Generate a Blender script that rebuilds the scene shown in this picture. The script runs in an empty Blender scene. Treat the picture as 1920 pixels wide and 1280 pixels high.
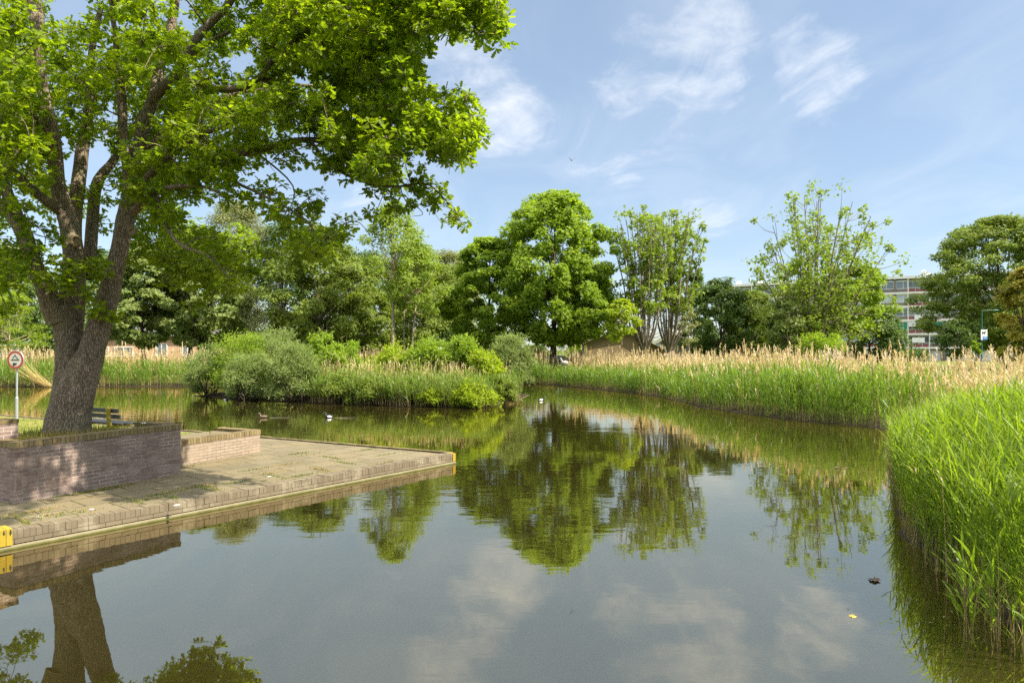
import bpy, math, random
import numpy as np

# ------------------------------------------------------------------ camera, sky, sun, exposure
sc = bpy.context.scene
C = sc.collection
R = math.radians
HZ, HC, FPX = 655.0, 2.6, 1280.0            # horizon row, eye height above the water, focal length (photo pixels)

cam_d = bpy.data.cameras.new('camera')
cam_d.lens = 24.0
cam_d.sensor_width = 36.0
cam_d.shift_y = 15 / 1920
cam_d.clip_start = 0.1
cam_d.clip_end = 3000
cam = bpy.data.objects.new('camera', cam_d)
cam.location = (0, 0, HC)
cam.rotation_euler = (R(90), 0, 0)
C.objects.link(cam)
sc.camera = cam

SUN_EL = R(46)
SUN_AZ = math.atan2(0.92, -0.39)            # clockwise from +Y
SUN_STRENGTH = 4.6
SKY_STRENGTH = 0.068
EXPOSURE = 1.17

sd = bpy.data.lights.new('sun', 'SUN')
sd.energy = SUN_STRENGTH
sd.angle = R(0.6)
sd.color = (1.0, 0.93, 0.80)
so = bpy.data.objects.new('sun', sd)
so.rotation_euler = (R(90) - SUN_EL, 0, math.pi - SUN_AZ)
so.location = (30, -20, 60)
C.objects.link(so)

sc.view_settings.view_transform = 'Standard'
sc.view_settings.look = 'None'
sc.view_settings.gamma = 1.0
sc.view_settings.use_curve_mapping = False
sc.view_settings.exposure = EXPOSURE
sc.render.engine = 'CYCLES'
sc.cycles.max_bounces = 7
sc.cycles.diffuse_bounces = 3
sc.cycles.glossy_bounces = 3
sc.cycles.transmission_bounces = 4
sc.cycles.transparent_max_bounces = 4
sc.cycles.caustics_reflective = False
sc.cycles.caustics_refractive = False
sc.cycles.use_denoising = False


class NT:
    """tiny helper round a node tree"""
    def __init__(self, tree):
        self.t = tree
        tree.nodes.clear()

    def n(self, typ, **kw):
        nd = self.t.nodes.new(typ)
        ins = kw.pop('ins', {})
        for k, v in kw.items():
            setattr(nd, k, v)
        for k, v in ins.items():
            s = nd.inputs[k]
            if hasattr(v, 'is_linked') or isinstance(v, bpy.types.NodeSocket):
                self.t.links.new(v, s)
            else:
                s.default_value = v
        return nd

    def math(self, op, a, b=0.0, c=0.0, clamp=False):
        nd = self.t.nodes.new('ShaderNodeMath')
        nd.operation = op
        nd.use_clamp = clamp
        for i, v in enumerate((a, b, c)):
            if isinstance(v, bpy.types.NodeSocket):
                self.t.links.new(v, nd.inputs[i])
            else:
                nd.inputs[i].default_value = v
        return nd.outputs[0]

    def smooth(self, v, lo, hi):
        nd = self.t.nodes.new('ShaderNodeMapRange')
        nd.interpolation_type = 'SMOOTHSTEP'
        self.t.links.new(v, nd.inputs['Value'])
        nd.inputs['From Min'].default_value = lo
        nd.inputs['From Max'].default_value = hi
        return nd.outputs['Result']

    def mix(self, f, a, b, blend='MIX'):
        nd = self.t.nodes.new('ShaderNodeMix')
        nd.data_type = 'RGBA'
        nd.blend_type = blend
        for s, v in ((nd.inputs[0], f), (nd.inputs[6], a), (nd.inputs[7], b)):
            if isinstance(v, bpy.types.NodeSocket):
                self.t.links.new(v, s)
            else:
                s.default_value = v if not isinstance(v, tuple) or len(v) == 4 else (*v, 1)
        return nd.outputs[2]

    def noise(self, vec, scale, detail=4.0, rough=0.55, dist=0.0):
        nd = self.n('ShaderNodeTexNoise', ins={'Scale': scale, 'Detail': detail, 'Roughness': rough, 'Distortion': dist})
        if vec is not None:
            self.t.links.new(vec, nd.inputs['Vector'])
        return nd.outputs['Fac']

    def link(self, a, b):
        self.t.links.new(a, b)


# ---- sky: Nishita plus thin wind-torn cloud and an added overhead fill, all functions of the world direction
wd = bpy.data.worlds.new('World')
sc.world = wd
wd.use_nodes = True
w = NT(wd.node_tree)
sky = w.n('ShaderNodeTexSky', sky_type='NISHITA', sun_disc=False, sun_elevation=SUN_EL, sun_rotation=SUN_AZ,
          altitude=0, air_density=1.0, dust_density=0.35, ozone_density=2.0)
tc = w.n('ShaderNodeTexCoord')
sep = w.n('ShaderNodeSeparateXYZ', ins={0: tc.outputs['Generated']})
zz = w.math('MAXIMUM', sep.outputs[2], 0.0)
den = w.math('ADD', zz, 0.16)
px_ = w.math('DIVIDE', sep.outputs[0], den)
py_ = w.math('DIVIDE', sep.outputs[1], den)
pv = w.n('ShaderNodeCombineXYZ', ins={0: px_, 1: py_, 2: 0.0}).outputs[0]
mp = w.n('ShaderNodeMapping', ins={'Vector': pv, 'Rotation': (0, 0, R(32)), 'Scale': (1.0, 0.62, 1.0), 'Location': (0.4, 1.3, 0)}).outputs[0]
n_big = w.noise(mp, 2.6, 8.0, 0.60, 0.9)
n_fine = w.noise(mp, 7.5, 9.0, 0.66, 0.7)
shape = w.math('ADD', w.math('MULTIPLY', n_big, 0.62), w.math('MULTIPLY', n_fine, 0.38))


def sky_dir(px, py):
    v = np.array([(px - 960) / FPX, 1.0, (HZ - py) / FPX])
    return v / np.linalg.norm(v)


mask = None
for (px, py, rad, k) in [(1190, 130, 6.0, 0.95), (1330, 105, 6.2, 1.0), (1530, 105, 5.2, 1.05), (1575, 195, 4.4, 1.0), (1680, 185, 4.0, .7),
                         (950, 190, 6.5, 1.1), (850, 80, 7.0, .7), (1150, 280, 5.5, .6), (1325, 420, 3.6, .72), (1260, 240, 5, .6),
                         (560, 60, 9, .5), (1660, 30, 6, .55), (700, 320, 7, .6), (-300, 100, 14, .6), (2300, 250, 12, .5)]:
    d = sky_dir(px, py)
    dp = w.n('ShaderNodeVectorMath', operation='DOT_PRODUCT', ins={0: tc.outputs['Generated'], 1: tuple(d)}).outputs['Value']
    m = w.math('MULTIPLY', w.smooth(dp, math.cos(R(rad)), math.cos(R(rad * 0.15))), k)
    mask = m if mask is None else w.math('MAXIMUM', mask, m)
thr = w.math('SUBTRACT', 0.66, w.math('MULTIPLY', mask, 0.235))
cl = w.math('DIVIDE', w.math('SUBTRACT', shape, thr), 0.29, clamp=True)
cl = w.math('MULTIPLY', w.math('POWER', cl, 1.25), 0.86)
high_fill = w.smooth(sep.outputs[2], 0.44, 0.75)                       # unseen upper sky: far brighter veil added to fill the shaded parts
veil = w.math('MULTIPLY', w.math('ADD', w.smooth(n_big, 0.30, 0.75), 0.0), w.math('ADD', 0.16, w.math('MULTIPLY', high_fill, 0.75)))
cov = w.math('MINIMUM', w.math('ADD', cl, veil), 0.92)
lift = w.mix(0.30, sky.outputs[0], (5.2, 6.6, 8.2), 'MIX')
skc = w.mix(cov, lift, w.mix(high_fill, (7.6, 7.75, 8.0), (44.0, 42.5, 40.5)))
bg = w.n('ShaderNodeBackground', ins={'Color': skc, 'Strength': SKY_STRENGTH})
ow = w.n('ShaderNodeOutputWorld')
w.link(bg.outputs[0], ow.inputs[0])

# ------------------------------------------------------------------ helpers
rng = np.random.default_rng(11)
random.seed(11)


def X(px, d):
    return (px - 960) * d / FPX


def Z(py, d):
    return HC + (HZ - py) * d / FPX


def W(px, py, d):
    return np.array([X(px, d), d, Z(py, d)])


def sstep(a, b, x):
    t = np.clip((np.asarray(x, float) - a) / (b - a), 0, 1)
    return t * t * (3 - 2 * t)


class MB:
    """collects vertices, triangles and quads (with a per-face tint and material slot) and links them as one mesh object"""
    def __init__(self):
        self.V, self.F, self.T, self.M, self.nv = [], [], [], [], 0

    def add(self, V, F, tint=0.5, mat=0):
        V = np.asarray(V, np.float32).reshape(-1, 3)
        F = np.asarray(F, np.int64)
        if len(F) == 0:
            return
        self.V.append(V)
        self.F.append(F + self.nv)
        self.nv += len(V)
        self.T.append(np.broadcast_to(np.asarray(tint, np.float32), (len(F),)).copy())
        self.M.append(np.broadcast_to(np.asarray(mat, np.int32), (len(F),)).copy())

    def box(self, x0, x1, y0, y1, z0, z1, mat=0, tint=0.5, xf=None):
        V = np.array([(x, y, z) for z in (z0, z1) for y in (y0, y1) for x in (x0, x1)], float)
        if xf is not None:
            V = xf(V)
        self.add(V, [(0, 2, 3, 1), (4, 5, 7, 6), (0, 1, 5, 4), (2, 6, 7, 3), (0, 4, 6, 2), (1, 3, 7, 5)], tint, mat)

    def tube(self, P, rad, n=8, mat=0, cap=True, rough=0.0, tint=0.5):
        P = np.asarray(P, float)
        rad = np.broadcast_to(np.asarray(rad, float), (len(P),))
        T = np.gradient(P, axis=0)
        T /= np.linalg.norm(T, axis=1)[:, None] + 1e-9
        ref = np.array([0.0, 0, 1]) if abs(T[0][2]) < 0.9 else np.array([1.0, 0, 0])
        V = []
        u = ref
        ang = np.arange(n) * 2 * math.pi / n
        ph = rng.uniform(0, 6.28, 4)
        for i in range(len(P)):
            u = u - T[i] * np.dot(u, T[i])
            u /= np.linalg.norm(u) + 1e-9
            v = np.cross(T[i], u)
            rr = np.full(n, rad[i])
            if rough:
                rr = rr * (1 + rough * (np.sin(ang * 3 + ph[0] + i * .35) + .6 * np.sin(ang * 5 + ph[1] - i * .5) + .5 * np.sin(i * 1.3 + ph[2] + ang)))
            V.append(P[i] + rr[:, None] * (np.cos(ang)[:, None] * u + np.sin(ang)[:, None] * v))
        V = np.concatenate(V)
        F = []
        for i in range(len(P) - 1):
            for k in range(n):
                F.append((i * n + k, i * n + (k + 1) % n, (i + 1) * n + (k + 1) % n, (i + 1) * n + k))
        self.add(V, F, tint, mat)
        if cap and n >= 3:
            m = len(P) - 1
            for base, c in ((0, P[0]), (m * n, P[m])):
                VV = np.vstack([V[base:base + n], c])
                self.add(VV, [(k, (k + 1) % n, n) for k in range(n)] if base else [((k + 1) % n, k, n) for k in range(n)], tint, mat)

    def build(self, name, mats, parent=None, smooth=False):
        me = bpy.data.meshes.new(name)
        if self.nv:
            V = np.concatenate(self.V)
            me.vertices.add(len(V))
            me.vertices.foreach_set('co', V.ravel())
            loops = np.concatenate([f.ravel() for f in self.F])
            tot = np.concatenate([np.full(len(f), f.shape[1]) for f in self.F])
            me.loops.add(len(loops))
            me.loops.foreach_set('vertex_index', loops.astype(np.int32))
            me.polygons.add(len(tot))
            st = np.concatenate([[0], np.cumsum(tot)[:-1]])
            me.polygons.foreach_set('loop_start', st.astype(np.int32))
            me.polygons.foreach_set('material_index', np.concatenate(self.M))
            me.polygons.foreach_set('use_smooth', np.full(len(tot), bool(smooth)))
            a = me.attributes.new('tint', 'FLOAT', 'FACE')
            a.data.foreach_set('value', np.concatenate(self.T))
            me.update(calc_edges=True)
        for m in (mats if isinstance(mats, (list, tuple)) else [mats]):
            me.materials.append(m)
        o = bpy.data.objects.new(name, me)
        C.objects.link(o)
        if parent is not None:
            o.parent = parent
        return o


def tag(o, label=None, cat=None, group=None, kind=None):
    for k, v in (('label', label), ('category', cat), ('group', group), ('kind', kind)):
        if v:
            o[k] = v
    return o


def empty(name, loc=(0, 0, 0), rz=0.0):
    o = bpy.data.objects.new(name, None)
    o.location = loc
    o.rotation_euler = (0, 0, rz)
    o.empty_display_size = 0.2
    C.objects.link(o)
    return o


def copy_tree(o, parent=None):
    c = o.copy()
    C.objects.link(c)
    if parent is not None:
        c.parent = parent
    for ch in list(o.children):
        copy_tree(ch, c)
    return c


def unit(v):
    return v / (np.linalg.norm(v, axis=-1, keepdims=True) + 1e-9)


def catmull(P, n):
    P = np.asarray(P, float)
    Q = np.vstack([2 * P[0] - P[1], P, 2 * P[-1] - P[-2]])
    out = []
    for i in range(1, len(Q) - 2):
        t = np.linspace(0, 1, n, endpoint=False)[:, None]
        a, b, c, d = Q[i - 1], Q[i], Q[i + 1], Q[i + 2]
        out.append(.5 * (2 * b + (c - a) * t + (2 * a - 5 * b + 4 * c - d) * t ** 2 + (3 * b - a - 3 * c + d) * t ** 3))
    out.append(P[-1:])
    return np.concatenate(out)


# ------------------------------------------------------------------ materials
def new_mat(name):
    m = bpy.data.materials.new(name)
    m.use_nodes = True
    return m, NT(m.node_tree)


def out(t, shader, disp=None):
    o = t.n('ShaderNodeOutputMaterial')
    t.link(shader, o.inputs['Surface'])


def simple(name, col, rough=0.6, var=0.15, scale=6.0, metallic=0.0, spec=0.4, bump=0.0):
    m, t = new_mat(name)
    tc = t.n('ShaderNodeTexCoord')
    f = t.noise(tc.outputs['Object'], scale, 5.0)
    c = t.mix(f, tuple(x * (1 - var) for x in col), tuple(min(1, x * (1 + var)) for x in col))
    p = t.n('ShaderNodeBsdfPrincipled', ins={'Base Color': c, 'Roughness': rough, 'Metallic': metallic, 'Specular IOR Level': spec})
    if bump:
        b = t.n('ShaderNodeBump', ins={'Height': t.noise(tc.outputs['Object'], scale * 4, 6.0), 'Strength': bump, 'Distance': 0.02})
        t.link(b.outputs[0], p.inputs['Normal'])
    out(t, p.outputs[0])
    return m


def leaf_mat(name, a, b, trans=0.45, tcol=None, rough=0.5, spec=0.25, third=None):
    """leaves: per-leaf tint runs between two leaf colours; part of the light passes through"""
    m, t = new_mat(name)
    at = t.n('ShaderNodeAttribute', attribute_name='tint')
    c = t.mix(at.outputs['Fac'], a, b)
    p = t.n('ShaderNodeBsdfPrincipled', ins={'Base Color': c, 'Roughness': rough, 'Specular IOR Level': spec})
    tm = t.mix(1.0, c, tcol or (1.5, 1.55, 0.7), 'MULTIPLY')
    tr = t.n('ShaderNodeBsdfTranslucent', ins={'Color': tm})
    mx = t.n('ShaderNodeMixShader', ins={0: trans})
    t.link(p.outputs[0], mx.inputs[1])
    t.link(tr.outputs[0], mx.inputs[2])
    out(t, mx.outputs[0])
    return m


def bark_mat(name, a, b, scale=9.0, moss=None):
    m, t = new_mat(name)
    tc = t.n('ShaderNodeTexCoord')
    mp = t.n('ShaderNodeMapping', ins={'Vector': tc.outputs['Object'], 'Scale': (1, 1, 0.22)}).outputs[0]
    vo = t.n('ShaderNodeTexVoronoi', feature='DISTANCE_TO_EDGE', ins={'Vector': mp, 'Scale': scale * 3.4, 'Randomness': 1.0}).outputs['Distance']
    n1 = t.noise(mp, scale * 2, 8.0, 0.65, 0.6)
    n2 = t.noise(tc.outputs['Object'], 2.3, 4.0)
    ridge = t.smooth(vo, 0.0, 0.16)
    f = t.math('MULTIPLY', t.math('ADD', t.math('MULTIPLY', ridge, 0.25), 0.75), n1)
    c = t.mix(t.smooth(f, 0.15, 0.7), a, b)
    c = t.mix(t.math('MULTIPLY', t.smooth(n2, 0.45, 0.75), 0.55), c, moss or (b[0] * 1.15, b[1] * 1.2, b[2] * 0.9))
    h = t.math('ADD', t.math('MULTIPLY', ridge, 0.8), t.math('MULTIPLY', n1, 0.7))
    bp = t.n('ShaderNodeBump', ins={'Height': h, 'Strength': 0.9, 'Distance': 0.03})
    p = t.n('ShaderNodeBsdfPrincipled', ins={'Base Color': c, 'Roughness': 0.9, 'Specular IOR Level': 0.15, 'Normal': bp.outputs[0]})
    out(t, p.outputs[0])
    return m


def box_uv(t):
    """metre coordinates laid flat on each side of a box-shaped mesh, from its own object space"""
    tc = t.n('ShaderNodeTexCoord')
    s = t.n('ShaderNodeSeparateXYZ', ins={0: tc.outputs['Object']})
    nn = t.n('ShaderNodeSeparateXYZ', ins={0: tc.outputs['Normal']})
    ax = t.math('GREATER_THAN', t.math('ABSOLUTE', nn.outputs[0]), 0.6)
    az = t.math('GREATER_THAN', t.math('ABSOLUTE', nn.outputs[2]), 0.6)
    u = t.math('ADD', t.math('MULTIPLY', s.outputs[1], ax), t.math('MULTIPLY', s.outputs[0], t.math('SUBTRACT', 1.0, ax)))
    v = t.math('ADD', t.math('MULTIPLY', s.outputs[1], az), t.math('MULTIPLY', s.outputs[2], t.math('SUBTRACT', 1.0, az)))
    return tc, t.n('ShaderNodeCombineXYZ', ins={0: u, 1: v, 2: 0.0}).outputs[0], s


def brick_mat(name, c1, c2, mortar, pale, stain=(0.16, 0.14, 0.06), zlo=0.25, zhi=1.1):
    m, t = new_mat(name)
    tc, uv, s = box_uv(t)
    wob = t.n('ShaderNodeMix', data_type='VECTOR', ins={0: 0.006})
    t.link(uv, wob.inputs[4])
    nz = t.n('ShaderNodeTexNoise', ins={'Vector': uv, 'Scale': 7.0, 'Detail': 3.0})
    t.link(nz.outputs['Color'], wob.inputs[5])
    br = t.n('ShaderNodeTexBrick', offset=0.5, squash=1.0, ins={'Vector': wob.outputs[1], 'Scale': 1.0, 'Mortar Size': 0.006, 'Mortar Smooth': 0.25, 'Bias': 0.0,
             'Brick Width': 0.22, 'Row Height': 0.0625, 'Color1': (0, 0, 0, 1), 'Color2': (1, 1, 1, 1), 'Mortar': (0.5, 0.5, 0.5, 1)})
    n1 = t.noise(uv, 1.5, 6.0, 0.6)
    n2 = t.noise(uv, 9.0, 6.0, 0.65)
    n3 = t.noise(uv, 60.0, 3.0, 0.6)
    sp = t.n('ShaderNodeSeparateColor', ins={0: br.outputs['Color']})
    c = t.mix(sp.outputs[0], c1, c2)
    c = t.mix(t.math('MULTIPLY', t.smooth(n2, 0.45, 0.75), 0.5), c, pale)
    mc = t.mix(t.smooth(n1, 0.42, 0.60), mortar, (0.10, 0.085, 0.055))
    c = t.mix(br.outputs['Fac'], c, mc)
    c = t.mix(t.math('MULTIPLY', t.smooth(t.noise(uv, 2.2, 7.0, 0.7, 0.4), 0.52, 0.74), 0.5), c, stain)
    c = t.mix(t.math('MULTIPLY', n3, 0.30), c, (0.30, 0.25, 0.20))
    h = t.math('SUBTRACT', t.math('MULTIPLY', n3, 0.25), br.outputs['Fac'])
    bp = t.n('ShaderNodeBump', ins={'Height': h, 'Strength': 0.55, 'Distance': 0.008})
    p = t.n('ShaderNodeBsdfPrincipled', ins={'Base Color': c, 'Roughness': 0.9, 'Specular IOR Level': 0.2, 'Normal': bp.outputs[0]})
    out(t, p.outputs[0])
    return m


def tint_mat(name, a, b, rough=0.85, scale=30.0, stain=None, spec=0.2):
    """separate bricks / planks: tint per piece, grain and stains from noise"""
    m, t = new_mat(name)
    at = t.n('ShaderNodeAttribute', attribute_name='tint')
    tc = t.n('ShaderNodeTexCoord')
    c = t.mix(at.outputs['Fac'], a, b)
    n1 = t.noise(tc.outputs['Object'], scale, 5.0, 0.65)
    n2 = t.noise(tc.outputs['Object'], 3.0, 6.0, 0.65)
    c = t.mix(t.math('MULTIPLY', n1, 0.5), c, tuple(x * 0.55 for x in a))
    if stain:
        c = t.mix(t.math('MULTIPLY', t.smooth(n2, 0.48, 0.68), 0.75), c, stain)
    bp = t.n('ShaderNodeBump', ins={'Height': n1, 'Strength': 0.4, 'Distance': 0.006})
    p = t.n('ShaderNodeBsdfPrincipled', ins={'Base Color': c, 'Roughness': rough, 'Specular IOR Level': spec, 'Normal': bp.outputs[0]})
    out(t, p.outputs[0])
    return m


M = {}
M['oak_leaf'] = leaf_mat('oak_leaf', (0.120, 0.195, 0.012), (0.285, 0.365, 0.020), 0.60, (1.6, 1.6, 0.5), rough=0.42, spec=0.30)
M['maple_leaf'] = leaf_mat('maple_leaf', (0.150, 0.240, 0.018), (0.290, 0.370, 0.032), 0.50)
M['sparse_leaf'] = leaf_mat('sparse_leaf', (0.144, 0.218, 0.025), (0.270, 0.336, 0.043), 0.45)
M['chestnut_leaf'] = leaf_mat('chestnut_leaf', (0.085, 0.140, 0.022), (0.270, 0.310, 0.095), 0.38)
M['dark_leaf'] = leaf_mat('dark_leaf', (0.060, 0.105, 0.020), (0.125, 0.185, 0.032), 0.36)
M['mid_leaf'] = leaf_mat('mid_leaf', (0.110, 0.165, 0.022), (0.220, 0.265, 0.042), 0.42)
M['pale_leaf'] = leaf_mat('pale_leaf', (0.164, 0.194, 0.058), (0.296, 0.307, 0.111), 0.38, (1.25, 1.25, 0.9))
M['willow_leaf'] = leaf_mat('willow_leaf', (0.150, 0.215, 0.045), (0.310, 0.360, 0.130), 0.44, (1.3, 1.35, 0.8))
M['lime_leaf'] = leaf_mat('lime_leaf', (0.203, 0.287, 0.016), (0.343, 0.396, 0.026), 0.50)
M['elder_leaf'] = leaf_mat('elder_leaf', (0.140, 0.230, 0.020), (0.290, 0.370, 0.040), 0.46)
M['amber_leaf'] = leaf_mat('amber_leaf', (0.150, 0.190, 0.022), (0.330, 0.260, 0.035), 0.40, (1.5, 1.4, .7))
M['larch_leaf'] = leaf_mat('larch_leaf', (0.149, 0.237, 0.018), (0.288, 0.343, 0.025), 0.50)
M['reed_leaf'] = leaf_mat('reed_leaf', (0.085, 0.160, 0.018), (0.265, 0.340, 0.034), 0.48, (1.5, 1.55, 0.6), rough=0.42, spec=0.22)
M['bank_reed_leaf'] = leaf_mat('bank_reed_leaf', (0.090, 0.165, 0.020), (0.200, 0.290, 0.040), 0.45, rough=0.40, spec=0.35)
M['reed_stem'] = leaf_mat('reed_stem', (0.220, 0.175, 0.060), (0.380, 0.290, 0.130), 0.15, (1.2, 1.1, .8))
M['dry_reed'] = leaf_mat('dry_reed', (0.400, 0.310, 0.110), (0.580, 0.450, 0.190), 0.30, (1.2, 1.1, .8))
M['plume'] = leaf_mat('plume', (0.500, 0.395, 0.210), (0.690, 0.560, 0.350), 0.35, (1.2, 1.1, .8))
M['litter'] = leaf_mat('litter', (0.09, 0.065, 0.03), (0.34, 0.27, 0.13), 0.1)
M['grass_blade'] = leaf_mat('grass_blade', (0.080, 0.130, 0.018), (0.200, 0.230, 0.040), 0.40)
M['hay_blade'] = leaf_mat('hay_blade', (0.22, 0.19, 0.05), (0.36, 0.28, 0.07), 0.35, (1.2, 1.1, .8))
M['oak_bark'] = bark_mat('oak_bark', (0.110, 0.080, 0.052), (0.330, 0.255, 0.180), 11.0, (0.33, 0.30, 0.17))
M['twig'] = simple('twig', (0.085, 0.065, 0.045), 0.9)
M['grey_bark'] = bark_mat('grey_bark', (0.10, 0.08, 0.055), (0.30, 0.25, 0.18), 4.0)
M['dark_bark'] = bark_mat('dark_bark', (0.045, 0.036, 0.026), (0.12, 0.095, 0.065), 4.0)
M['pale_bark'] = bark_mat('pale_bark', (0.26, 0.20, 0.12), (0.46, 0.38, 0.26), 4.0)
M['brick'] = brick_mat('brick', (0.165, 0.108, 0.092), (0.285, 0.200, 0.165), (0.46, 0.40, 0.33), (0.33, 0.245, 0.195))
M['brick_low'] = brick_mat('brick_low', (0.25, 0.185, 0.130), (0.33, 0.25, 0.18), (0.24, 0.19, 0.12), (0.44, 0.35, 0.26), (0.24, 0.19, 0.09))
M['coping'] = tint_mat('coping', (0.17, 0.125, 0.060), (0.31, 0.235, 0.125), stain=(0.20, 0.165, 0.055))
M['edge_brick'] = tint_mat('edge_brick', (0.165, 0.130, 0.082), (0.225, 0.180, 0.115), stain=(0.31, 0.265, 0.18))
M['yellow_paint'] = tint_mat('yellow_paint', (0.36, 0.255, 0.025), (0.46, 0.33, 0.04), stain=(0.22, 0.17, 0.06))
M['joint'] = simple('joint', (0.20, 0.165, 0.115), 0.95)
M['grey_metal'] = simple('grey_metal', (0.42, 0.44, 0.45), 0.45, 0.1, 8, 0.6)
M['white'] = simple('white', (0.78, 0.78, 0.76), 0.5, 0.05)
M['red'] = simple('red', (0.36, 0.055, 0.04), 0.45, 0.1)
M['aged_white'] = simple('aged_white', (0.52, 0.50, 0.44), 0.6, 0.15, 12)
M['black'] = simple('black', (0.02, 0.02, 0.02), 0.6, 0.1)
M['blue'] = simple('blue', (0.02, 0.15, 0.42), 0.45, 0.1)
M['lamp_green'] = simple('lamp_green', (0.015, 0.09, 0.065), 0.4, 0.1)
M['bench_wood'] = tint_mat('bench_wood', (0.035, 0.035, 0.032), (0.075, 0.075, 0.07), 0.55, 20, spec=0.5)
M['lichen'] = tint_mat('lichen', (0.34, 0.25, 0.03), (0.46, 0.34, 0.05), 0.9, 40, (0.25, 0.22, 0.10))
M['wood'] = tint_mat('wood', (0.20, 0.15, 0.08), (0.33, 0.25, 0.14), 0.85, 20)
M['duck_dark'] = simple('duck_dark', (0.02, 0.02, 0.025), 0.5)
M['duck_white'] = simple('duck_white', (0.85, 0.85, 0.83), 0.6)
M['duck_brown'] = simple('duck_brown', (0.13, 0.09, 0.06), 0.7, 0.4, 40)
M['goose_pale'] = simple('goose_pale', (0.36, 0.34, 0.29), 0.8, 0.3, 12)
M['beak'] = simple('beak', (0.30, 0.33, 0.38), 0.4)
M['bird_grey'] = simple('bird_grey', (0.10, 0.12, 0.15), 0.7)
M['tissue'] = simple('tissue', (0.80, 0.79, 0.76), 0.8, 0.05)
M['dead_leaf'] = simple('dead_leaf', (0.09, 0.06, 0.04), 0.8, 0.4, 20)
M['yellow_leaf'] = simple('yellow_leaf', (0.42, 0.33, 0.07), 0.6, 0.3, 20)
M['glass'] = simple('glass', (0.15, 0.18, 0.21), 0.06, 0.3, 0.25, 0.0, 1.0)
M['glass_pale'] = simple('glass_pale', (0.46, 0.50, 0.52), 0.10, 0.3, 0.4, 0.0, 0.8)
M['glass_teal'] = simple('glass_teal', (0.03, 0.26, 0.22), 0.15, 0.4, 1.0, 0.0, 0.7)
M['concrete_white'] = simple('concrete_white', (0.80, 0.77, 0.71), 0.8, 0.1, 0.8)
M['facade_pale'] = simple('facade_pale', (0.62, 0.62, 0.60), 0.8, 0.12, 0.7)
M['facade_brown'] = simple('facade_brown', (0.20, 0.17, 0.15), 0.85, 0.15, 1.0)
M['balcony_red'] = simple('balcony_red', (0.26, 0.075, 0.075), 0.7, 0.12, 1.0)
M['hall_brick'] = simple('hall_brick', (0.20, 0.145, 0.075), 0.9, 0.2, 8)
M['hall_roof'] = simple('hall_roof', (0.26, 0.28, 0.22), 0.7, 0.15, 2)
M['fascia'] = simple('fascia', (0.36, 0.37, 0.30), 0.6, 0.1, 3)
M['salmon_brick'] = simple('salmon_brick', (0.60, 0.37, 0.24), 0.9, 0.15, 6)
M['red_tile'] = simple('red_tile', (0.38, 0.13, 0.07), 0.8, 0.2, 5)
M['dark_roof'] = simple('dark_roof', (0.09, 0.08, 0.075), 0.8, 0.2, 3)
M['door_dark'] = simple('door_dark', (0.04, 0.04, 0.04), 0.6)
M['car_silver'] = simple('car_silver', (0.22, 0.23, 0.25), 0.25, 0.05, 3, 0.7)
M['car_dark'] = simple('car_dark', (0.04, 0.05, 0.065), 0.25, 0.05, 3, 0.3)
M['tyre'] = simple('tyre', (0.02, 0.02, 0.02), 0.8)


def ground_mat():
    m, t = new_mat('ground')
    tc = t.n('ShaderNodeTexCoord')
    s = t.n('ShaderNodeSeparateXYZ', ins={0: tc.outputs['Object']})
    n1 = t.noise(tc.outputs['Object'], 0.12, 6.0)
    n2 = t.noise(tc.outputs['Object'], 2.5, 6.0, 0.65)
    c = t.mix(t.smooth(n1, 0.35, 0.65), (0.085, 0.125, 0.022), (0.16, 0.165, 0.035))
    c = t.mix(t.math('MULTIPLY', n2, 0.6), c, (0.06, 0.075, 0.02))
    c = t.mix(t.smooth(s.outputs[2], 0.32, 0.12), c, (0.035, 0.027, 0.016))
    bp = t.n('ShaderNodeBump', ins={'Height': n2, 'Strength': 0.6, 'Distance': 0.1})
    p = t.n('ShaderNodeBsdfPrincipled', ins={'Base Color': c, 'Roughness': 0.95, 'Specular IOR Level': 0.1, 'Normal': bp.outputs[0]})
    out(t, p.outputs[0])
    return m


def lawn_mat(name='lawn'):
    m, t = new_mat(name)
    tc = t.n('ShaderNodeTexCoord')
    n1 = t.noise(tc.outputs['Object'], 0.7, 6.0)
    n2 = t.noise(tc.outputs['Object'], 14.0, 6.0, 0.7)
    c = t.mix(t.smooth(n1, 0.35, 0.65), (0.13, 0.165, 0.025), (0.27, 0.25, 0.06))
    c = t.mix(t.math('MULTIPLY', n2, 0.6), c, (0.09, 0.10, 0.025))
    bp = t.n('ShaderNodeBump', ins={'Height': n2, 'Strength': 0.8, 'Distance': 0.04})
    p = t.n('ShaderNodeBsdfPrincipled', ins={'Base Color': c, 'Roughness': 0.95, 'Specular IOR Level': 0.1, 'Normal': bp.outputs[0]})
    out(t, p.outputs[0])
    return m


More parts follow.
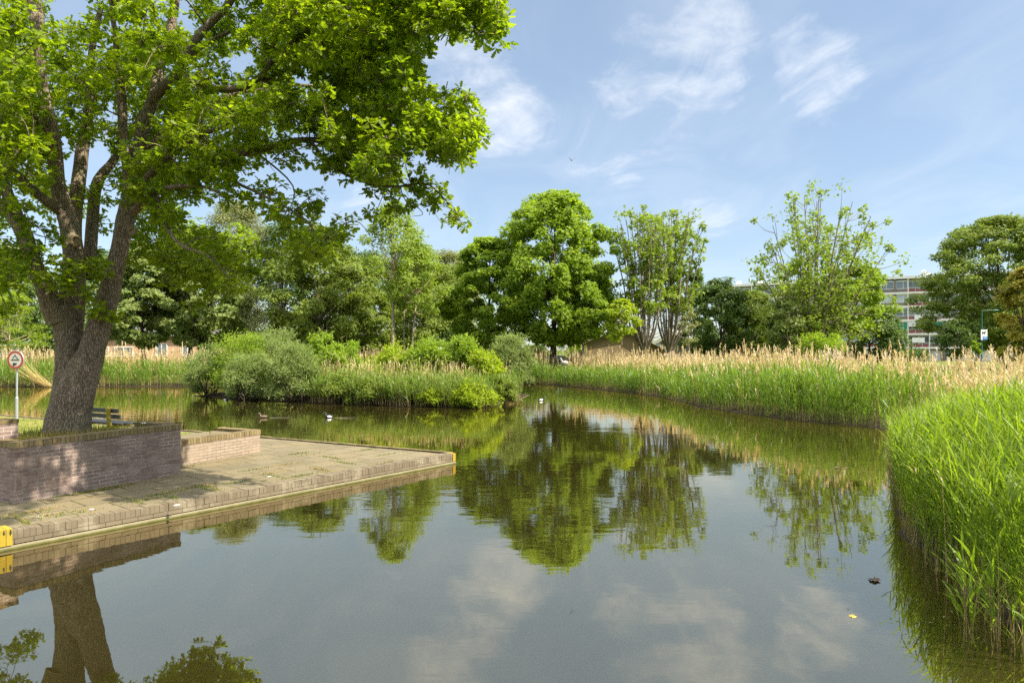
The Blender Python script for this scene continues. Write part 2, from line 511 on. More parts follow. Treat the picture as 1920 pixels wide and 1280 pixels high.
def paving_mat():
    m, t = new_mat('paving')
    tc = t.n('ShaderNodeTexCoord')
    wob = t.n('ShaderNodeMix', data_type='VECTOR', ins={0: 0.02})
    al = t.n('ShaderNodeMapping', ins={'Vector': tc.outputs['Object'], 'Rotation': (0, 0, -math.atan2(6.78, 5.3)), 'Location': (.1, .17, 0)}).outputs[0]
    t.link(al, wob.inputs[4])
    nz = t.n('ShaderNodeTexNoise', ins={'Vector': tc.outputs['Object'], 'Scale': 4.0, 'Detail': 3.0})
    t.link(nz.outputs['Color'], wob.inputs[5])
    br = t.n('ShaderNodeTexBrick', offset=0.5, ins={'Vector': wob.outputs[1], 'Scale': 1.0, 'Mortar Size': 0.015, 'Mortar Smooth': 0.4,
             'Brick Width': 0.60, 'Row Height': 0.60, 'Color1': (0, 0, 0, 1), 'Color2': (1, 1, 1, 1), 'Mortar': (.5, .5, .5, 1)})
    sp = t.n('ShaderNodeSeparateColor', ins={0: br.outputs['Color']})
    n1 = t.noise(tc.outputs['Object'], 0.9, 7.0, 0.65, 0.3)
    n2 = t.noise(tc.outputs['Object'], 6.0, 7.0, 0.7)
    n3 = t.noise(tc.outputs['Object'], 45.0, 4.0, 0.7)
    c = t.mix(sp.outputs[0], (0.148, 0.124, 0.074), (0.200, 0.166, 0.102))
    c = t.mix(t.math('MULTIPLY', t.smooth(n1, 0.42, 0.66), 0.6), c, (0.215, 0.165, 0.092))
    c = t.mix(t.math('MULTIPLY', t.smooth(n2, 0.55, 0.75), 0.35), c, (0.125, 0.112, 0.055))
    c = t.mix(t.math('MULTIPLY', t.smooth(n3, 0.60, 0.80), 0.45), c, (0.30, 0.26, 0.18))
    moss = t.mix(t.smooth(n2, 0.40, 0.62), (0.045, 0.037, 0.018), (0.115, 0.115, 0.022))
    mj = t.math('MULTIPLY', br.outputs['Fac'], t.math('ADD', 0.55, t.math('MULTIPLY', t.smooth(n1, 0.35, 0.6), 0.45)))
    c = t.mix(mj, c, moss)
    h = t.math('SUBTRACT', t.math('MULTIPLY', n3, 0.35), br.outputs['Fac'])
    bp = t.n('ShaderNodeBump', ins={'Height': h, 'Strength': 0.6, 'Distance': 0.012})
    p = t.n('ShaderNodeBsdfPrincipled', ins={'Base Color': c, 'Roughness': 0.9, 'Specular IOR Level': 0.2, 'Normal': bp.outputs[0]})
    out(t, p.outputs[0])
    return m


def plinth_mat():
    m, t = new_mat('plinth')
    tc = t.n('ShaderNodeTexCoord')
    s = t.n('ShaderNodeSeparateXYZ', ins={0: tc.outputs['Object']})
    n1 = t.noise(tc.outputs['Object'], 5.0, 6.0, 0.65)
    c = t.mix(n1, (0.22, 0.19, 0.105), (0.33, 0.28, 0.17))
    zz = t.math('ADD', s.outputs[2], t.math('MULTIPLY', t.math('SUBTRACT', n1, 0.5), 0.035))
    c = t.mix(t.smooth(zz, 0.034, 0.018), c, (0.12, 0.115, 0.025))
    c = t.mix(t.smooth(zz, 0.010, 0.000), c, (0.05, 0.05, 0.015))
    p = t.n('ShaderNodeBsdfPrincipled', ins={'Base Color': c, 'Roughness': 0.85})
    out(t, p.outputs[0])
    return m


def water_mat():
    m, t = new_mat('water')
    tc = t.n('ShaderNodeTexCoord')
    s = t.n('ShaderNodeSeparateXYZ', ins={0: tc.outputs['Object']})
    mp = t.n('ShaderNodeMapping', ins={'Vector': tc.outputs['Object'], 'Scale': (0.42, 1.15, 1), 'Rotation': (0, 0, R(-8))}).outputs[0]
    rip = t.noise(mp, 5.2, 3.0, 0.5, 0.3)
    swell = t.noise(mp, 1.5, 2.0, 0.5, 0.2)
    patch = t.smooth(t.noise(tc.outputs['Object'], 0.13, 2.0, 0.5, 0.5), 0.40, 0.66)
    calm = t.smooth(s.outputs[1], 6.5, 14.0)                       # sheltered, glassy water close to the near bank
    amp = t.math('MULTIPLY', t.math('ADD', t.math('MULTIPLY', patch, 0.75), 0.25), t.math('ADD', t.math('MULTIPLY', calm, 0.7), 0.3))
    h = t.math('MULTIPLY', t.math('ADD', t.math('MULTIPLY', rip, 0.30), t.math('MULTIPLY', swell, 0.70)), amp)
    bp = t.n('ShaderNodeBump', ins={'Height': h, 'Strength': 1.0, 'Distance': 0.0085})
    df = t.n('ShaderNodeBsdfDiffuse', ins={'Color': (0.022, 0.018, 0.005, 1)})
    gl = t.n('ShaderNodeBsdfGlossy', ins={'Color': (1.0, 0.92, 0.74, 1), 'Roughness': 0.012, 'Normal': bp.outputs[0]})
    fr = t.n('ShaderNodeFresnel', ins={'IOR': 1.8, 'Normal': bp.outputs[0]})
    fac = t.math('MINIMUM', t.math('ADD', t.math('MULTIPLY', fr.outputs[0], 0.75), 0.28), 0.92)
    mx = t.n('ShaderNodeMixShader', ins={0: fac})
    t.link(df.outputs[0], mx.inputs[1])
    t.link(gl.outputs[0], mx.inputs[2])
    out(t, mx.outputs[0])
    return m


M['ground'] = ground_mat()
M['lawn'] = lawn_mat()
M['paving'] = paving_mat()
M['plinth'] = plinth_mat()
M['water'] = water_mat()

# ------------------------------------------------------------------ terrain and water
POND = np.array([(-90, -30), (-90, 47.5), (-30, 47.5), (-14, 48.5), (-6, 54), (2.2, 51), (4.9, 46), (7.5, 40), (8.1, 37), (8.7, 30.5),
                 (9.8, 26.4), (11.2, 23.9), (12.3, 22.3), (11.4, 19.5), (8.9, 15.8), (6.9, 12.0), (5.5, 9.2), (4.95, 7.4), (4.6, 6.3), (4.9, 4.6), (5.6, 2.0), (6.5, -30)], float)
ISLE = np.array([(-17.6, 38.0), (-15.5, 36.2), (-12.6, 35.0), (-8.5, 32.6), (-4.3, 30.9), (-1.4, 30.5), (-0.1, 33.5), (1.0, 39.0), (-0.5, 43), (-6, 44.5), (-13, 43.5), (-17, 41)], float)


def poly_sd(P, poly):
    """signed distance to a polygon, negative inside"""
    P = np.asarray(P, float)
    d = np.full(len(P), 1e9)
    ins = np.zeros(len(P), bool)
    for i in range(len(poly)):
        a, b = poly[i], poly[(i + 1) % len(poly)]
        ab = b - a
        t = np.clip(((P - a) @ ab) / (ab @ ab), 0, 1)
        d = np.minimum(d, np.linalg.norm(P - a - t[:, None] * ab, axis=1))
        c = ((a[1] > P[:, 1]) != (b[1] > P[:, 1]))
        with np.errstate(divide='ignore', invalid='ignore'):
            xi = a[0] + (P[:, 1] - a[1]) * (b[0] - a[0]) / (b[1] - a[1] if b[1] != a[1] else 1e-9)
        ins ^= c & (P[:, 0] < xi)
    return np.where(ins, -d, d)


def ground_z(P):
    sd = poly_sd(P, POND)
    si = poly_sd(P, ISLE)
    z = -0.9 + 0.95 * sstep(-1.6, 0.0, sd) + 0.37 * sstep(0.0, 2.5, sd)
    zi = -0.9 + 0.95 * sstep(1.2, 0.0, si) + 0.35 * sstep(0.0, -2.5, si)
    return np.maximum(z, zi)


gx = np.concatenate([[-1500, -500, -200, -120], np.arange(-95, 95.1, 0.75), [120, 200, 500, 1500]])
gy = np.concatenate([[-600, -200, -80], np.arange(-34, 100.1, 0.75), [130, 200, 500, 1500]])
GX, GY = np.meshgrid(gx, gy)
P2 = np.stack([GX.ravel(), GY.ravel()], 1)
gz = ground_z(P2) + 0.03 * np.sin(P2[:, 0] * 0.9) * np.sin(P2[:, 1] * 1.1)
nx, ny = len(gx), len(gy)
ii = (np.arange(ny - 1)[:, None] * nx + np.arange(nx - 1)[None]).ravel()
mb = MB()
mb.add(np.column_stack([P2, gz]), np.stack([ii, ii + 1, ii + nx + 1, ii + nx], 1))
tag(mb.build('ground', M['ground'], smooth=True), kind='structure')

mb = MB()
mb.add([(-95, -32, 0), (16, -32, 0), (16, 60, 0), (-95, 60, 0)], [(0, 1, 2, 3)])
tag(mb.build('water', M['water']), kind='structure')

# ------------------------------------------------------------------ quay: paved tip between two waters
TIP = np.array([-1.30, 15.58])
EF = unit(np.array([5.3, 6.78]))           # along the front edge towards the tip
EB = unit(np.array([-17.2, 9.12]))         # along the back edge away from the tip
EFN = np.array([-EF[1], EF[0]])            # inwards from the front edge
QZ = 0.23
q0 = TIP - EF * 34
q1 = TIP + EB * 45
mb = MB()
poly = [TIP, q1, q1 - EF * 20, q0 + EFN * 30, q0]
inset = [TIP - EF * .16 + EB * .12, q1 - EFN * 0 - np.array([0.05, 0.1]), q1 - EF * 20, q0 + EFN * 30, q0 + EFN * .12]
V = [(*p, QZ) for p in inset]
mb.add(V + [(*p, -0.9) for p in inset], [(0, 1, 2), (0, 2, 3), (0, 3, 4)])
mb.add(V + [(*p, -0.9) for p in inset], [(0, 5, 6, 1), (4, 9, 5, 0)])
tag(mb.build('paving', M['paving']), kind='structure')

# quay wall along the water (soldier course over stretchers over a concrete plinth)
quay = empty('quay_wall', (TIP[0], TIP[1], 0), math.atan2(-EF[1], -EF[0]))
tag(quay, 'low brick quay edge with a soldier course running along the dark water', 'wall')
LQ = 17.5
mb = MB()
x = 0.085
while x < LQ:
    j = rng.normal(0, .004, 3)
    mb.box(x + .002, x + .068, 0.0 + j[0], -0.21 + j[1], QZ - 0.105, QZ + 0.004 + j[2], tint=rng.random())
    x += 0.070
mb.build('soldier_course', M['edge_brick'], quay)
mb = MB()
mb.box(0.09, LQ, -0.012, -0.20, 0.115, QZ - 0.108)
mb.box(0.09, LQ, -0.010, -0.15, QZ - 0.10, QZ - 0.006)
mb.build('core', M['joint'], quay)
mb = MB()
x = 0.09
while x < LQ:
    j = rng.normal(0, .0015, 2)
    mb.box(x + .003, x + .217, 0.002 + j[0], -0.10, 0.062, QZ - 0.112, tint=rng.random())
    x += 0.220
mb.build('stretcher_course', M['edge_brick'], quay)
mb = MB()
mb.box(0.0, LQ, 0.035, -0.2, -0.9, 0.046)
mb.build('plinth', M['plinth'], quay)
mb = MB()
for k in range(2):
    mb.box(-0.012, 0.078, 0.008 - 0.106 * k, -0.094 - 0.106 * k, 0.06, QZ + 0.006, tint=rng.random())
mb.build('painted_brick', M['yellow_paint'], quay)
# back edge
quayb = empty('quay_wall', (TIP[0], TIP[1], 0), math.atan2(EB[1], EB[0]))
tag(quayb, 'thin mossy brick kerb on the far side of the paved tip, facing the island', 'wall')
mb = MB()
x = 0.12
while x < 40:
    j = rng.normal(0, .003, 3)
    mb.box(x + .004, x + .196, 0.0 + j[0], -0.10 + j[1], 0.02, QZ + 0.010 + j[2], tint=rng.random())
    x += 0.200
mb.build('kerb_course', M['coping'], quayb)
mb = MB()
mb.box(0.12, 40, -0.012, -0.09, -0.9, 0.018)
mb.build('footing', M['plinth'], quayb)

# raised yellow kerb block at the left end of the quay
kb = empty('kerb_block', (*(TIP - EF * 8.48), 0), math.atan2(-EF[1], -EF[0]))
tag(kb, 'raised yellow painted brick block on the quay edge with black marks', 'kerb block')
mb = MB()
for k in range(9):
    mb.box(k * .072 + .003, k * .072 + .069, 0.045 + rng.normal(0, .002), -0.24, 0.062, QZ + 0.045 + rng.normal(0, .003), tint=rng.random())
mb.build('painted_brick', M['yellow_paint'], kb)
for k, (a, b) in enumerate([(.018, .032), (.092, .104), (.16, .178), (.25, .262)]):
    mb = MB()
    mb.box(a, b, 0.0505, 0.0525, QZ - 0.03 + .01 * (k % 2), QZ + 0.036)
    mb.box(a - .006, b + .004, 0.0495, 0.0515, QZ - 0.012, QZ + 0.012)
    mb.build('stencil_mark', M['black'], kb)

# lawn sheet behind the planters
LAWN = [(-7.55, 18.55), (-8.95, 14.75), (-10.2, 12.1), (-17, 3.0), (-32, -4), (-60, 20), (-40.4, 36.1)]
mb = MB()
mb.add([(x, y, QZ + 0.006) for x, y in LAWN], [(0, 6, 1), (1, 6, 2), (2, 6, 5), (2, 5, 3), (3, 5, 4)])
lw = tag(mb.build('lawn', M['lawn']), kind='structure')

# ------------------------------------------------------------------ brick planters
A = np.array([-7.62, 10.46])
B = np.array([-6.35, 13.08])
WU = unit(B - A)                            # along the tall front
WN = np.array([-WU[1], WU[0]])              # into the planter
WROT = math.atan2(WU[1], WU[0])
PT = 1.18


def coping_row(mb, x0, x1, y0, y1, z0, z1, pitch=0.070, axis='x'):
    a, b = (x0, x1) if axis == 'x' else (y0, y1)
    s = a + .003
    while s < b - .03:
        j = rng.normal(0, .0025, 3)
        e = min(s + pitch - .008, b - .002)
        if axis == 'x':
            mb.box(s, e, y0 + j[0], y1 + j[1], z0, z1 + j[2], tint=rng.random())
        else:
            mb.box(x0 + j[0], x1 + j[1], s, e, z0, z1 + j[2], tint=rng.random())
        s += pitch


LW = float(np.linalg.norm(B - A))
pl = empty('brick_planter', (A[0], A[1], 0), WROT)
tag(pl, 'tall brown brick planter wall with a mossy soldier coping round the oak', 'planter')
mb = MB()
mb.box(0, LW, 0, .21, QZ - .05, PT - .105)
mb.box(0, .21, .212, 3.6, QZ - .05, PT - .105)
mb.box(LW - .21, LW, .212, 1.05, QZ - .05, PT - .105)
mb.build('wall', M['brick'], pl)
mb = MB()
coping_row(mb, -.012, LW + .012, -.012, .205, PT - .100, PT)
coping_row(mb, -.012, .205, .212, 3.6, PT - .100, PT, axis='y')
coping_row(mb, LW - .205, LW + .012, .212, 1.05, PT - .100, PT, axis='y')
mb.build('coping', M['coping'], pl)
mb = MB()
mb.box(0, LW, .004, .19, PT - .104, PT - .008)
mb.box(.004, .19, .213, 3.59, PT - .104, PT - .008)
mb.box(LW - .19, LW - .004, .213, 1.04, PT - .104, PT - .008)
mb.build('mortar_bed', M['joint'], pl)
# higher block standing on the left return
hb = empty('brick_pier', (A[0] + WN[0] * .50, A[1] + WN[1] * .50, PT + 0.004), WROT)
tag(hb, 'squat brick pier standing on the left end of the planter coping', 'pier')
mb = MB()
mb.box(-.10, .32, 0, 1.6, 0, .235)
mb.build('pier_body', M['brick'], hb)
mb = MB()
coping_row(mb, -.11, .33, -.01, 1.61, .238, .30, axis='y')
mb.build('coping', M['coping'], hb)

# low planter to the right
E_ = np.array([-5.80, 15.72])
lp = empty('brick_planter', (E_[0], E_[1], 0), WROT)
tag(lp, 'low pale brick planter wall beyond the tall one, ending on open paving', 'planter')
LZ = .755
mb = MB()
mb.box(-3.2, 0, 0, .21, QZ - .05, LZ - .105)
mb.box(-.21, 0, .212, 1.25, QZ - .05, LZ - .105)
mb.build('wall', M['brick_low'], lp)
mb = MB()
coping_row(mb, -3.2, .012, -.012, .205, LZ - .1, LZ)
coping_row(mb, -.205, .012, .212, 1.25, LZ - .1, LZ, axis='y')
mb.build('coping', M['coping'], lp)
mb = MB()
mb.box(-3.2, -.004, .004, .19, LZ - .104, LZ - .008)
mb.box(-.19, -.004, .213, 1.24, LZ - .104, LZ - .008)
mb.build('mortar_bed', M['joint'], lp)
mb = MB()
mb.box(-3.2, -.212, .214, 1.25, QZ + .01, LZ - .065)
mb.build('soil_fill', M['paving'], lp)


def mound_z(p, q):
    z = .25 + .875 * (1 - sstep(1.45, 3.2, p)) - .10 * sstep(1.7, 2.7, q) * sstep(0.1, .6, p)
    return z


mb = MB()
pp, qq = np.meshgrid(np.linspace(.205, 4.2, 28), np.linspace(.2, LW - .2, 20))
pts = A + WU * qq.ravel()[:, None] + WN * pp.ravel()[:, None]
zz_ = mound_z(pp.ravel(), qq.ravel()) + rng.normal(0, .012, pp.size)
n1 = 28
k = (np.arange(19)[:, None] * n1 + np.arange(27)[None]).ravel()
mb.add(np.column_stack([pts, zz_]), np.stack([k, k + n1, k + n1 + 1, k + 1], 1))
# the slope on the right where no wall holds it
pp2, qq2 = np.meshgrid(np.linspace(1.06, 4.2, 20), np.linspace(LW - .21, LW + 2.0, 14))
pts2 = A + WU * qq2.ravel()[:, None] + WN * pp2.ravel()[:, None]
z2 = QZ + (mound_z(pp2.ravel(), np.full(pp2.size, LW)) - QZ) * (1 - sstep(LW - .2, LW + 1.6, qq2.ravel())) + .008
k = (np.arange(13)[:, None] * 20 + np.arange(19)[None]).ravel()
mb.add(np.column_stack([pts2, z2]), np.stack([k, k + 20, k + 21, k + 1], 1))
tag(mb.build('soil', M['lawn'], smooth=True), kind='structure')


# ------------------------------------------------------------------ blades: grass, reeds
def ribbons(mb, base, d0, d1, L, wid, prof, nseg=3, tint=0.5, mat=0, droop=0.0, twist=None):
    """n curved ribbons; base (n,3), start direction d0, end direction d1, length L"""
    n = len(base)
    s = np.linspace(0, 1, nseg + 1)
    L = np.asarray(L)[:, None]
    cpts = []
    for t in s:
        cpts.append(base + L * (d0 * (t - t * t / 2) + d1 * (t * t / 2)) - np.array([0, 0, 1]) * (L * droop * t ** 2.2))
    cpts = np.stack(cpts, 1)
    hor = np.cross(d0, np.array([0, 0, 1.0])) + 1e-4
    side = unit(hor)
    if twist is not None:
        side = unit(side * np.cos(twist)[:, None] + unit(np.cross(side, d0)) * np.sin(twist)[:, None])
    wid = np.asarray(wid)[:, None, None]
    pr = np.asarray(prof)[None, :, None]
    off = side[:, None, :] * wid * pr * .5
    V = np.stack([cpts - off, cpts + off], 2).reshape(n, -1, 3)
    m = V.shape[1]
    F = []
    b = np.arange(n) * m
    for i in range(nseg):
        F.append(np.stack([b + 2 * i, b + 2 * i + 1, b + 2 * i + 3, b + 2 * i + 2], 1))
    F = np.stack(F, 1).reshape(-1, 4)
    mb.add(V.reshape(-1, 3), F, np.repeat(np.broadcast_to(tint, (n,)), nseg), mat)


def rdir(n, el_lo, el_hi, az=None):
    a = rng.uniform(0, 2 * math.pi, n) if az is None else az
    e = np.radians(rng.uniform(el_lo, el_hi, n))
    return np.stack([np.cos(a) * np.cos(e), np.sin(a) * np.cos(e), np.sin(e)], 1)


WIND = np.array([-0.55, -0.25, 0.0])


def green_reeds(mb, P, H, nleaf=6, leafL=.42, leafW=.024, stemW=.008, seg=3, lean=.12, t_lo=.30, smat=1):
    n = len(P)
    if n == 0:
        return
    d0 = unit(np.array([0, 0, 1.0]) + rng.normal(0, lean * .5, (n, 3)) * [1, 1, 0])
    d1 = unit(d0 + WIND * lean * rng.uniform(0, 2, (n, 1)) + rng.normal(0, lean, (n, 3)) * [1, 1, 0])
    ribbons(mb, P, d0, d1, H, np.full(n, stemW), [1, .9, .7, .4], 3, rng.random(n), smat)
    st = rng.random(n)
    for k in range(nleaf):
        t = np.clip(t_lo + (1 - t_lo) * (k + rng.random(n)) / nleaf, 0, 1)
        b = P + H[:, None] * (d0 * (t - t * t / 2)[:, None] + d1 * (t * t / 2)[:, None])
        a = rng.uniform(0, 6.283, n)
        e = np.radians(rng.uniform(60, 88, n))
        l0 = np.stack([np.cos(a) * np.cos(e), np.sin(a) * np.cos(e), np.sin(e)], 1)
        l0 = unit(l0 + WIND * .12)
        L = leafL * rng.uniform(.6, 1.25, n) * (0.75 + .35 * np.sin(t * 2.6))
        l1 = unit(l0 + np.stack([np.cos(a), np.sin(a), -0.4 * np.ones(n)], 1) * rng.uniform(.1, .8, (n, 1)))
        ribbons(mb, b, l0, l1, L, leafW * rng.uniform(.6, 1.25, n), [.45, 1, .8, .04] if seg == 3 else [.6, 1, .05], seg, np.clip(.55 * st + .45 * rng.random(n), 0, 1), 0, droop=.12, twist=rng.normal(0, .5, n))


def dry_reeds(mb, P, H, stemW=.010, plume=.30, pw=.05, nleaf=2, nplume=7, lean=.10):
    n = len(P)
    if n == 0:
        return
    d0 = unit(np.array([0, 0, 1.0]) + rng.normal(0, lean * .6, (n, 3)) * [1, 1, 0])
    d1 = unit(d0 + rng.normal(0, lean, (n, 3)) * [1, 1, 0])
    ribbons(mb, P, d0, d1, H, np.full(n, stemW), [1, .9, .8, .5], 3, rng.random(n), 2)
    for k in range(nleaf):
        t = rng.uniform(.3, .85, n)
        b = P + H[:, None] * (d0 * (t - t * t / 2)[:, None] + d1 * (t * t / 2)[:, None])
        l0 = rdir(n, 20, 70)
        ribbons(mb, b, l0, unit(l0 + [0, 0, -.9]), np.full(n, .34) * rng.uniform(.6, 1.2, n), np.full(n, stemW * 1.5), [.5, 1, .1], 2, rng.random(n), 2)
    side = rdir(n, -10, 20)
    for k in range(nplume):
        t = 1 - (plume / H) * (k + .3 * rng.random(n)) / nplume
        b = P + H[:, None] * (d0 * (t - t * t / 2)[:, None] + d1 * (t * t / 2)[:, None])
        l0 = unit(d1 * 1.3 + side * .35 + rng.normal(0, .32, (n, 3)))
        l1 = unit(l0 + side * .5 + [0, 0, -.35])
        wd = pw * (0.35 + .65 * math.sin(math.pi * (k + .8) / (nplume + .6)))
        ribbons(mb, b, l0, l1, np.full(n, plume * .42) * rng.uniform(.7, 1.3, n), wd * rng.uniform(.6, 1.2, n), [.5, 1, .15], 2, rng.random(n), 3)


def scatter_along(poly_idx, depth, dens, inner=0.0, poly=POND, sel=None):
    """points in a band outside the pond outline next to the listed edges"""
    out_ = []
    for i in poly_idx:
        a, b = poly[i], poly[i + 1]
        L = np.linalg.norm(b - a)
        u = (b - a) / L
        nrm = np.array([-u[1], u[0]])       # the outline runs clockwise here, land on the left
        n = int(L * (depth - inner) * dens)
        s = rng.uniform(-.02, 1.02, n)
        d = inner + (depth - inner) * rng.random(n)
        out_.append(a + (b - a) * s[:, None] + nrm * d[:, None])
    P = np.concatenate(out_)
    return P


def on_ground(P):
    return np.column_stack([P, ground_z(P) - 0.02])


def view_keep(P, lo=-0.80, hi=0.80):
    r = P[:, 0] / np.maximum(P[:, 1], .1)
    return P[(r > lo) & (r < hi)]


def clumpy(P, scale, amt):
    """drop points where a cheap value noise is low, so stands have thin and dense places"""
    f = np.sin(P[:, 0] * scale + 1.3 * np.sin(P[:, 1] * scale * .7)) * np.sin(P[:, 1] * scale * .9 + 1.7 * np.sin(P[:, 0] * scale * .5))
    return P[rng.random(len(P)) < np.clip(1 - amt * (.5 - .5 * f), 0, 1)]


REED_M = [M['reed_leaf'], M['reed_stem'], M['dry_reed'], M['plume']]
BANK_M = [M['bank_reed_leaf'], M['reed_stem'], M['dry_reed'], M['plume']]

# near green stand on the right
near_edge = [(12.3, 22.3), (11.4, 19.5), (8.9, 15.8), (6.9, 12.0), (5.5, 9.2), (4.95, 7.4), (4.6, 6.3), (4.9, 4.6)]
mb = MB()
Pn = np.stack([rng.uniform(3.8, 22, 90000), rng.uniform(4.6, 24, 90000)], 1)
Pn = Pn[(Pn[:, 0] / Pn[:, 1] < 0.86) & (Pn[:, 0] / Pn[:, 1] > .45)]
sdn = poly_sd(Pn, POND)
Pn = Pn[(sdn > -0.16) & (rng.random(len(Pn)) < sstep(17.5, 11.5, Pn[:, 1]))]
keep = rng.random(len(Pn)) < np.where(Pn[:, 1] < 11, 0.58, 0.42)
Pn = clumpy(Pn[keep], 1.9, .35)
sdn = poly_sd(Pn, POND)
Hn = (1.50 + .27 * rng.normal(0, .55, len(Pn))) * (0.80 + .20 * sstep(-.1, .8, sdn)) * (1.0 - .22 * sstep(9, 16, Pn[:, 1]))
Bn = np.column_stack([Pn, np.maximum(ground_z(Pn) - .03, -.25)])
green_reeds(mb, Bn, Hn, 9, .44, .0195, .008, 3, lean=.08, t_lo=.14, smat=0)
ix = rng.random(len(Pn)) < .05
Bd = Bn[ix] + rng.normal(0, .05, (int(ix.sum()), 3)) * [1, 1, 0]
ddn = unit(np.array([0, 0, 1.0]) + rng.normal(0, .13, Bd.shape) * [1, 1, 0])
ribbons(mb, Bd, ddn, unit(ddn + rng.normal(0, .12, Bd.shape)), rng.uniform(.8, 1.7, len(Bd)), np.full(len(Bd), .008), [1, .9, .8, .5], 3, rng.random(len(Bd)), 2)
for k in range(2):
    l0 = rdir(len(Bd), 10, 75)
    ribbons(mb, Bd + ddn * rng.uniform(.4, 1.2, (len(Bd), 1)), l0, unit(l0 + [0, 0, -1.0]), rng.uniform(.2, .45, len(Bd)), np.full(len(Bd), .016), [.5, 1, .1], 2, rng.random(len(Bd)), 2)
# stragglers in the water in front
Ps = np.array([(4.05, 6.0), (4.12, 6.05), (4.2, 5.95), (4.35, 6.1), (4.15, 6.15), (4.5, 5.8), (4.6, 5.7), (4.28, 5.5), (4.75, 5.6), (4.45, 6.3), (4.62, 6.55), (4.82, 6.9), (4.9, 7.9), (5.1, 8.3), (5.3, 8.7),
               (4.38, 5.85), (4.02, 6.08)])
Ps = np.vstack([Ps, Ps + rng.normal(0, .06, Ps.shape)])
green_reeds(mb, np.column_stack([Ps, np.full(len(Ps), -.15)]), rng.uniform(.55, 1.0, len(Ps)), 6, .33, .022, .008, 3, t_lo=.35)
# old straw at the waterline
Po = np.stack([rng.uniform(3.8, 14, 26000), rng.uniform(5, 21, 26000)], 1)
so_ = poly_sd(Po, POND)
Po = Po[(so_ > -.18) & (so_ < .55) & (Po[:, 0] / Po[:, 1] < .84)]
bo = np.column_stack([Po, np.maximum(ground_z(Po) - .05, -.2)])
dd = unit(np.array([0, 0, 1.0]) + rng.normal(0, .16, (len(Po), 3)) * [1, 1, 0])
ribbons(mb, bo, dd, unit(dd + rng.normal(0, .2, (len(Po), 3))), rng.uniform(.2, .75, len(Po)), np.full(len(Po), .008), [1, .9, .5], 2, rng.random(len(Po)), 1)
# last year's plumes standing among and behind
Pd = np.stack([rng.uniform(6, 22, 9000), rng.uniform(11, 24, 9000)], 1)
Pd = Pd[(poly_sd(Pd, POND) > 1.2) & (Pd[:, 0] / Pd[:, 1] < .84)]
Pd = Pd[rng.random(len(Pd)) < .26 * sstep(11, 17, Pd[:, 1]) + .008]
dry_reeds(mb, on_ground(Pd), np.where(rng.random(len(Pd)) < .22, rng.uniform(1.8, 2.35, len(Pd)), rng.uniform(1.15, 1.65, len(Pd))), .008, .30, .035, 3, 9)
tag(mb.build('reeds', REED_M), 'tall fresh green reeds in the near right corner, rising straight from the water', 'reeds', kind='stuff')

# far right bank: green at the water, old gold behind
mb = MB()
seg = list(range(4, 12))
P = clumpy(scatter_along(seg, 3.4, 54, -.15), 1.1, .68)
H = (1.45 - .52 * sstep(25, 42, P[:, 1])) * (1 + .13 * rng.normal(0, 1, len(P))) * (1 + .15 * np.sin(P[:, 0] * 1.1 + P[:, 1] * .6) + .13 * np.sin(P[:, 0] * 2.7 - P[:, 1] * 1.9))
green_reeds(mb, on_ground(P), H, 6, .46, .036, .014, 2, .13, .12, smat=0)
P = scatter_along(seg, .6, 42, -.12)
dd = unit(np.array([0, 0, 1.0]) + rng.normal(0, .14, (len(P), 3)) * [1, 1, 0])
ribbons(mb, on_ground(P), dd, dd, rng.uniform(.2, .6, len(P)), np.full(len(P), .013), [1, .9, .5], 2, rng.random(len(P)) * .8, 1)
P = clumpy(scatter_along(seg, 2.0, 7, .05), 1.3, .6)
dry_reeds(mb, on_ground(P), rng.normal(1.55, .30, len(P)), .012, .32, .045, 3, 6, .13)
P = clumpy(scatter_along(seg, 4.4, 17, 1.6), .8, .5)
dry_reeds(mb, on_ground(P), rng.normal(1.70, .30, len(P)) * (1 + .10 * np.sin(P[:, 0] * .9 + P[:, 1] * 1.3)) + .1 * sstep(42, 26, P[:, 1]), .013, .36, .05, 2, 7)
P = np.stack([rng.uniform(2, 42, 26000), rng.uniform(20, 56, 26000)], 1)
sdp = poly_sd(P, POND)
P = view_keep(P[(sdp > 3.6) & (sdp < 15)], -.1, .82)
P = clumpy(P, .5, .55)
sdp = poly_sd(P, POND)
pr = np.clip(.85 - .06 * sdp, .12, 1)
P = P[rng.random(len(P)) < pr]
tall = rng.random(len(P)) < .20
dry_reeds(mb, on_ground(P), np.where(tall, rng.normal(1.92, .18, len(P)), rng.normal(1.50, .16, len(P))), .012, .32, .042, 3, 6)
P = np.stack([rng.uniform(2, 42, 16000), rng.uniform(16, 56, 16000)], 1)
sdp = poly_sd(P, POND)
P = view_keep(P[(sdp > 3.0) & (sdp < 13)], -.1, .82)
green_reeds(mb, on_ground(P), rng.normal(1.12, .14, len(P)), 4, .40, .030, .012, 2, .16, .4)
tag(mb.build('reeds', BANK_M), 'long reed bed on the far right bank, green at the water and golden plumes above', 'reeds', kind='stuff')

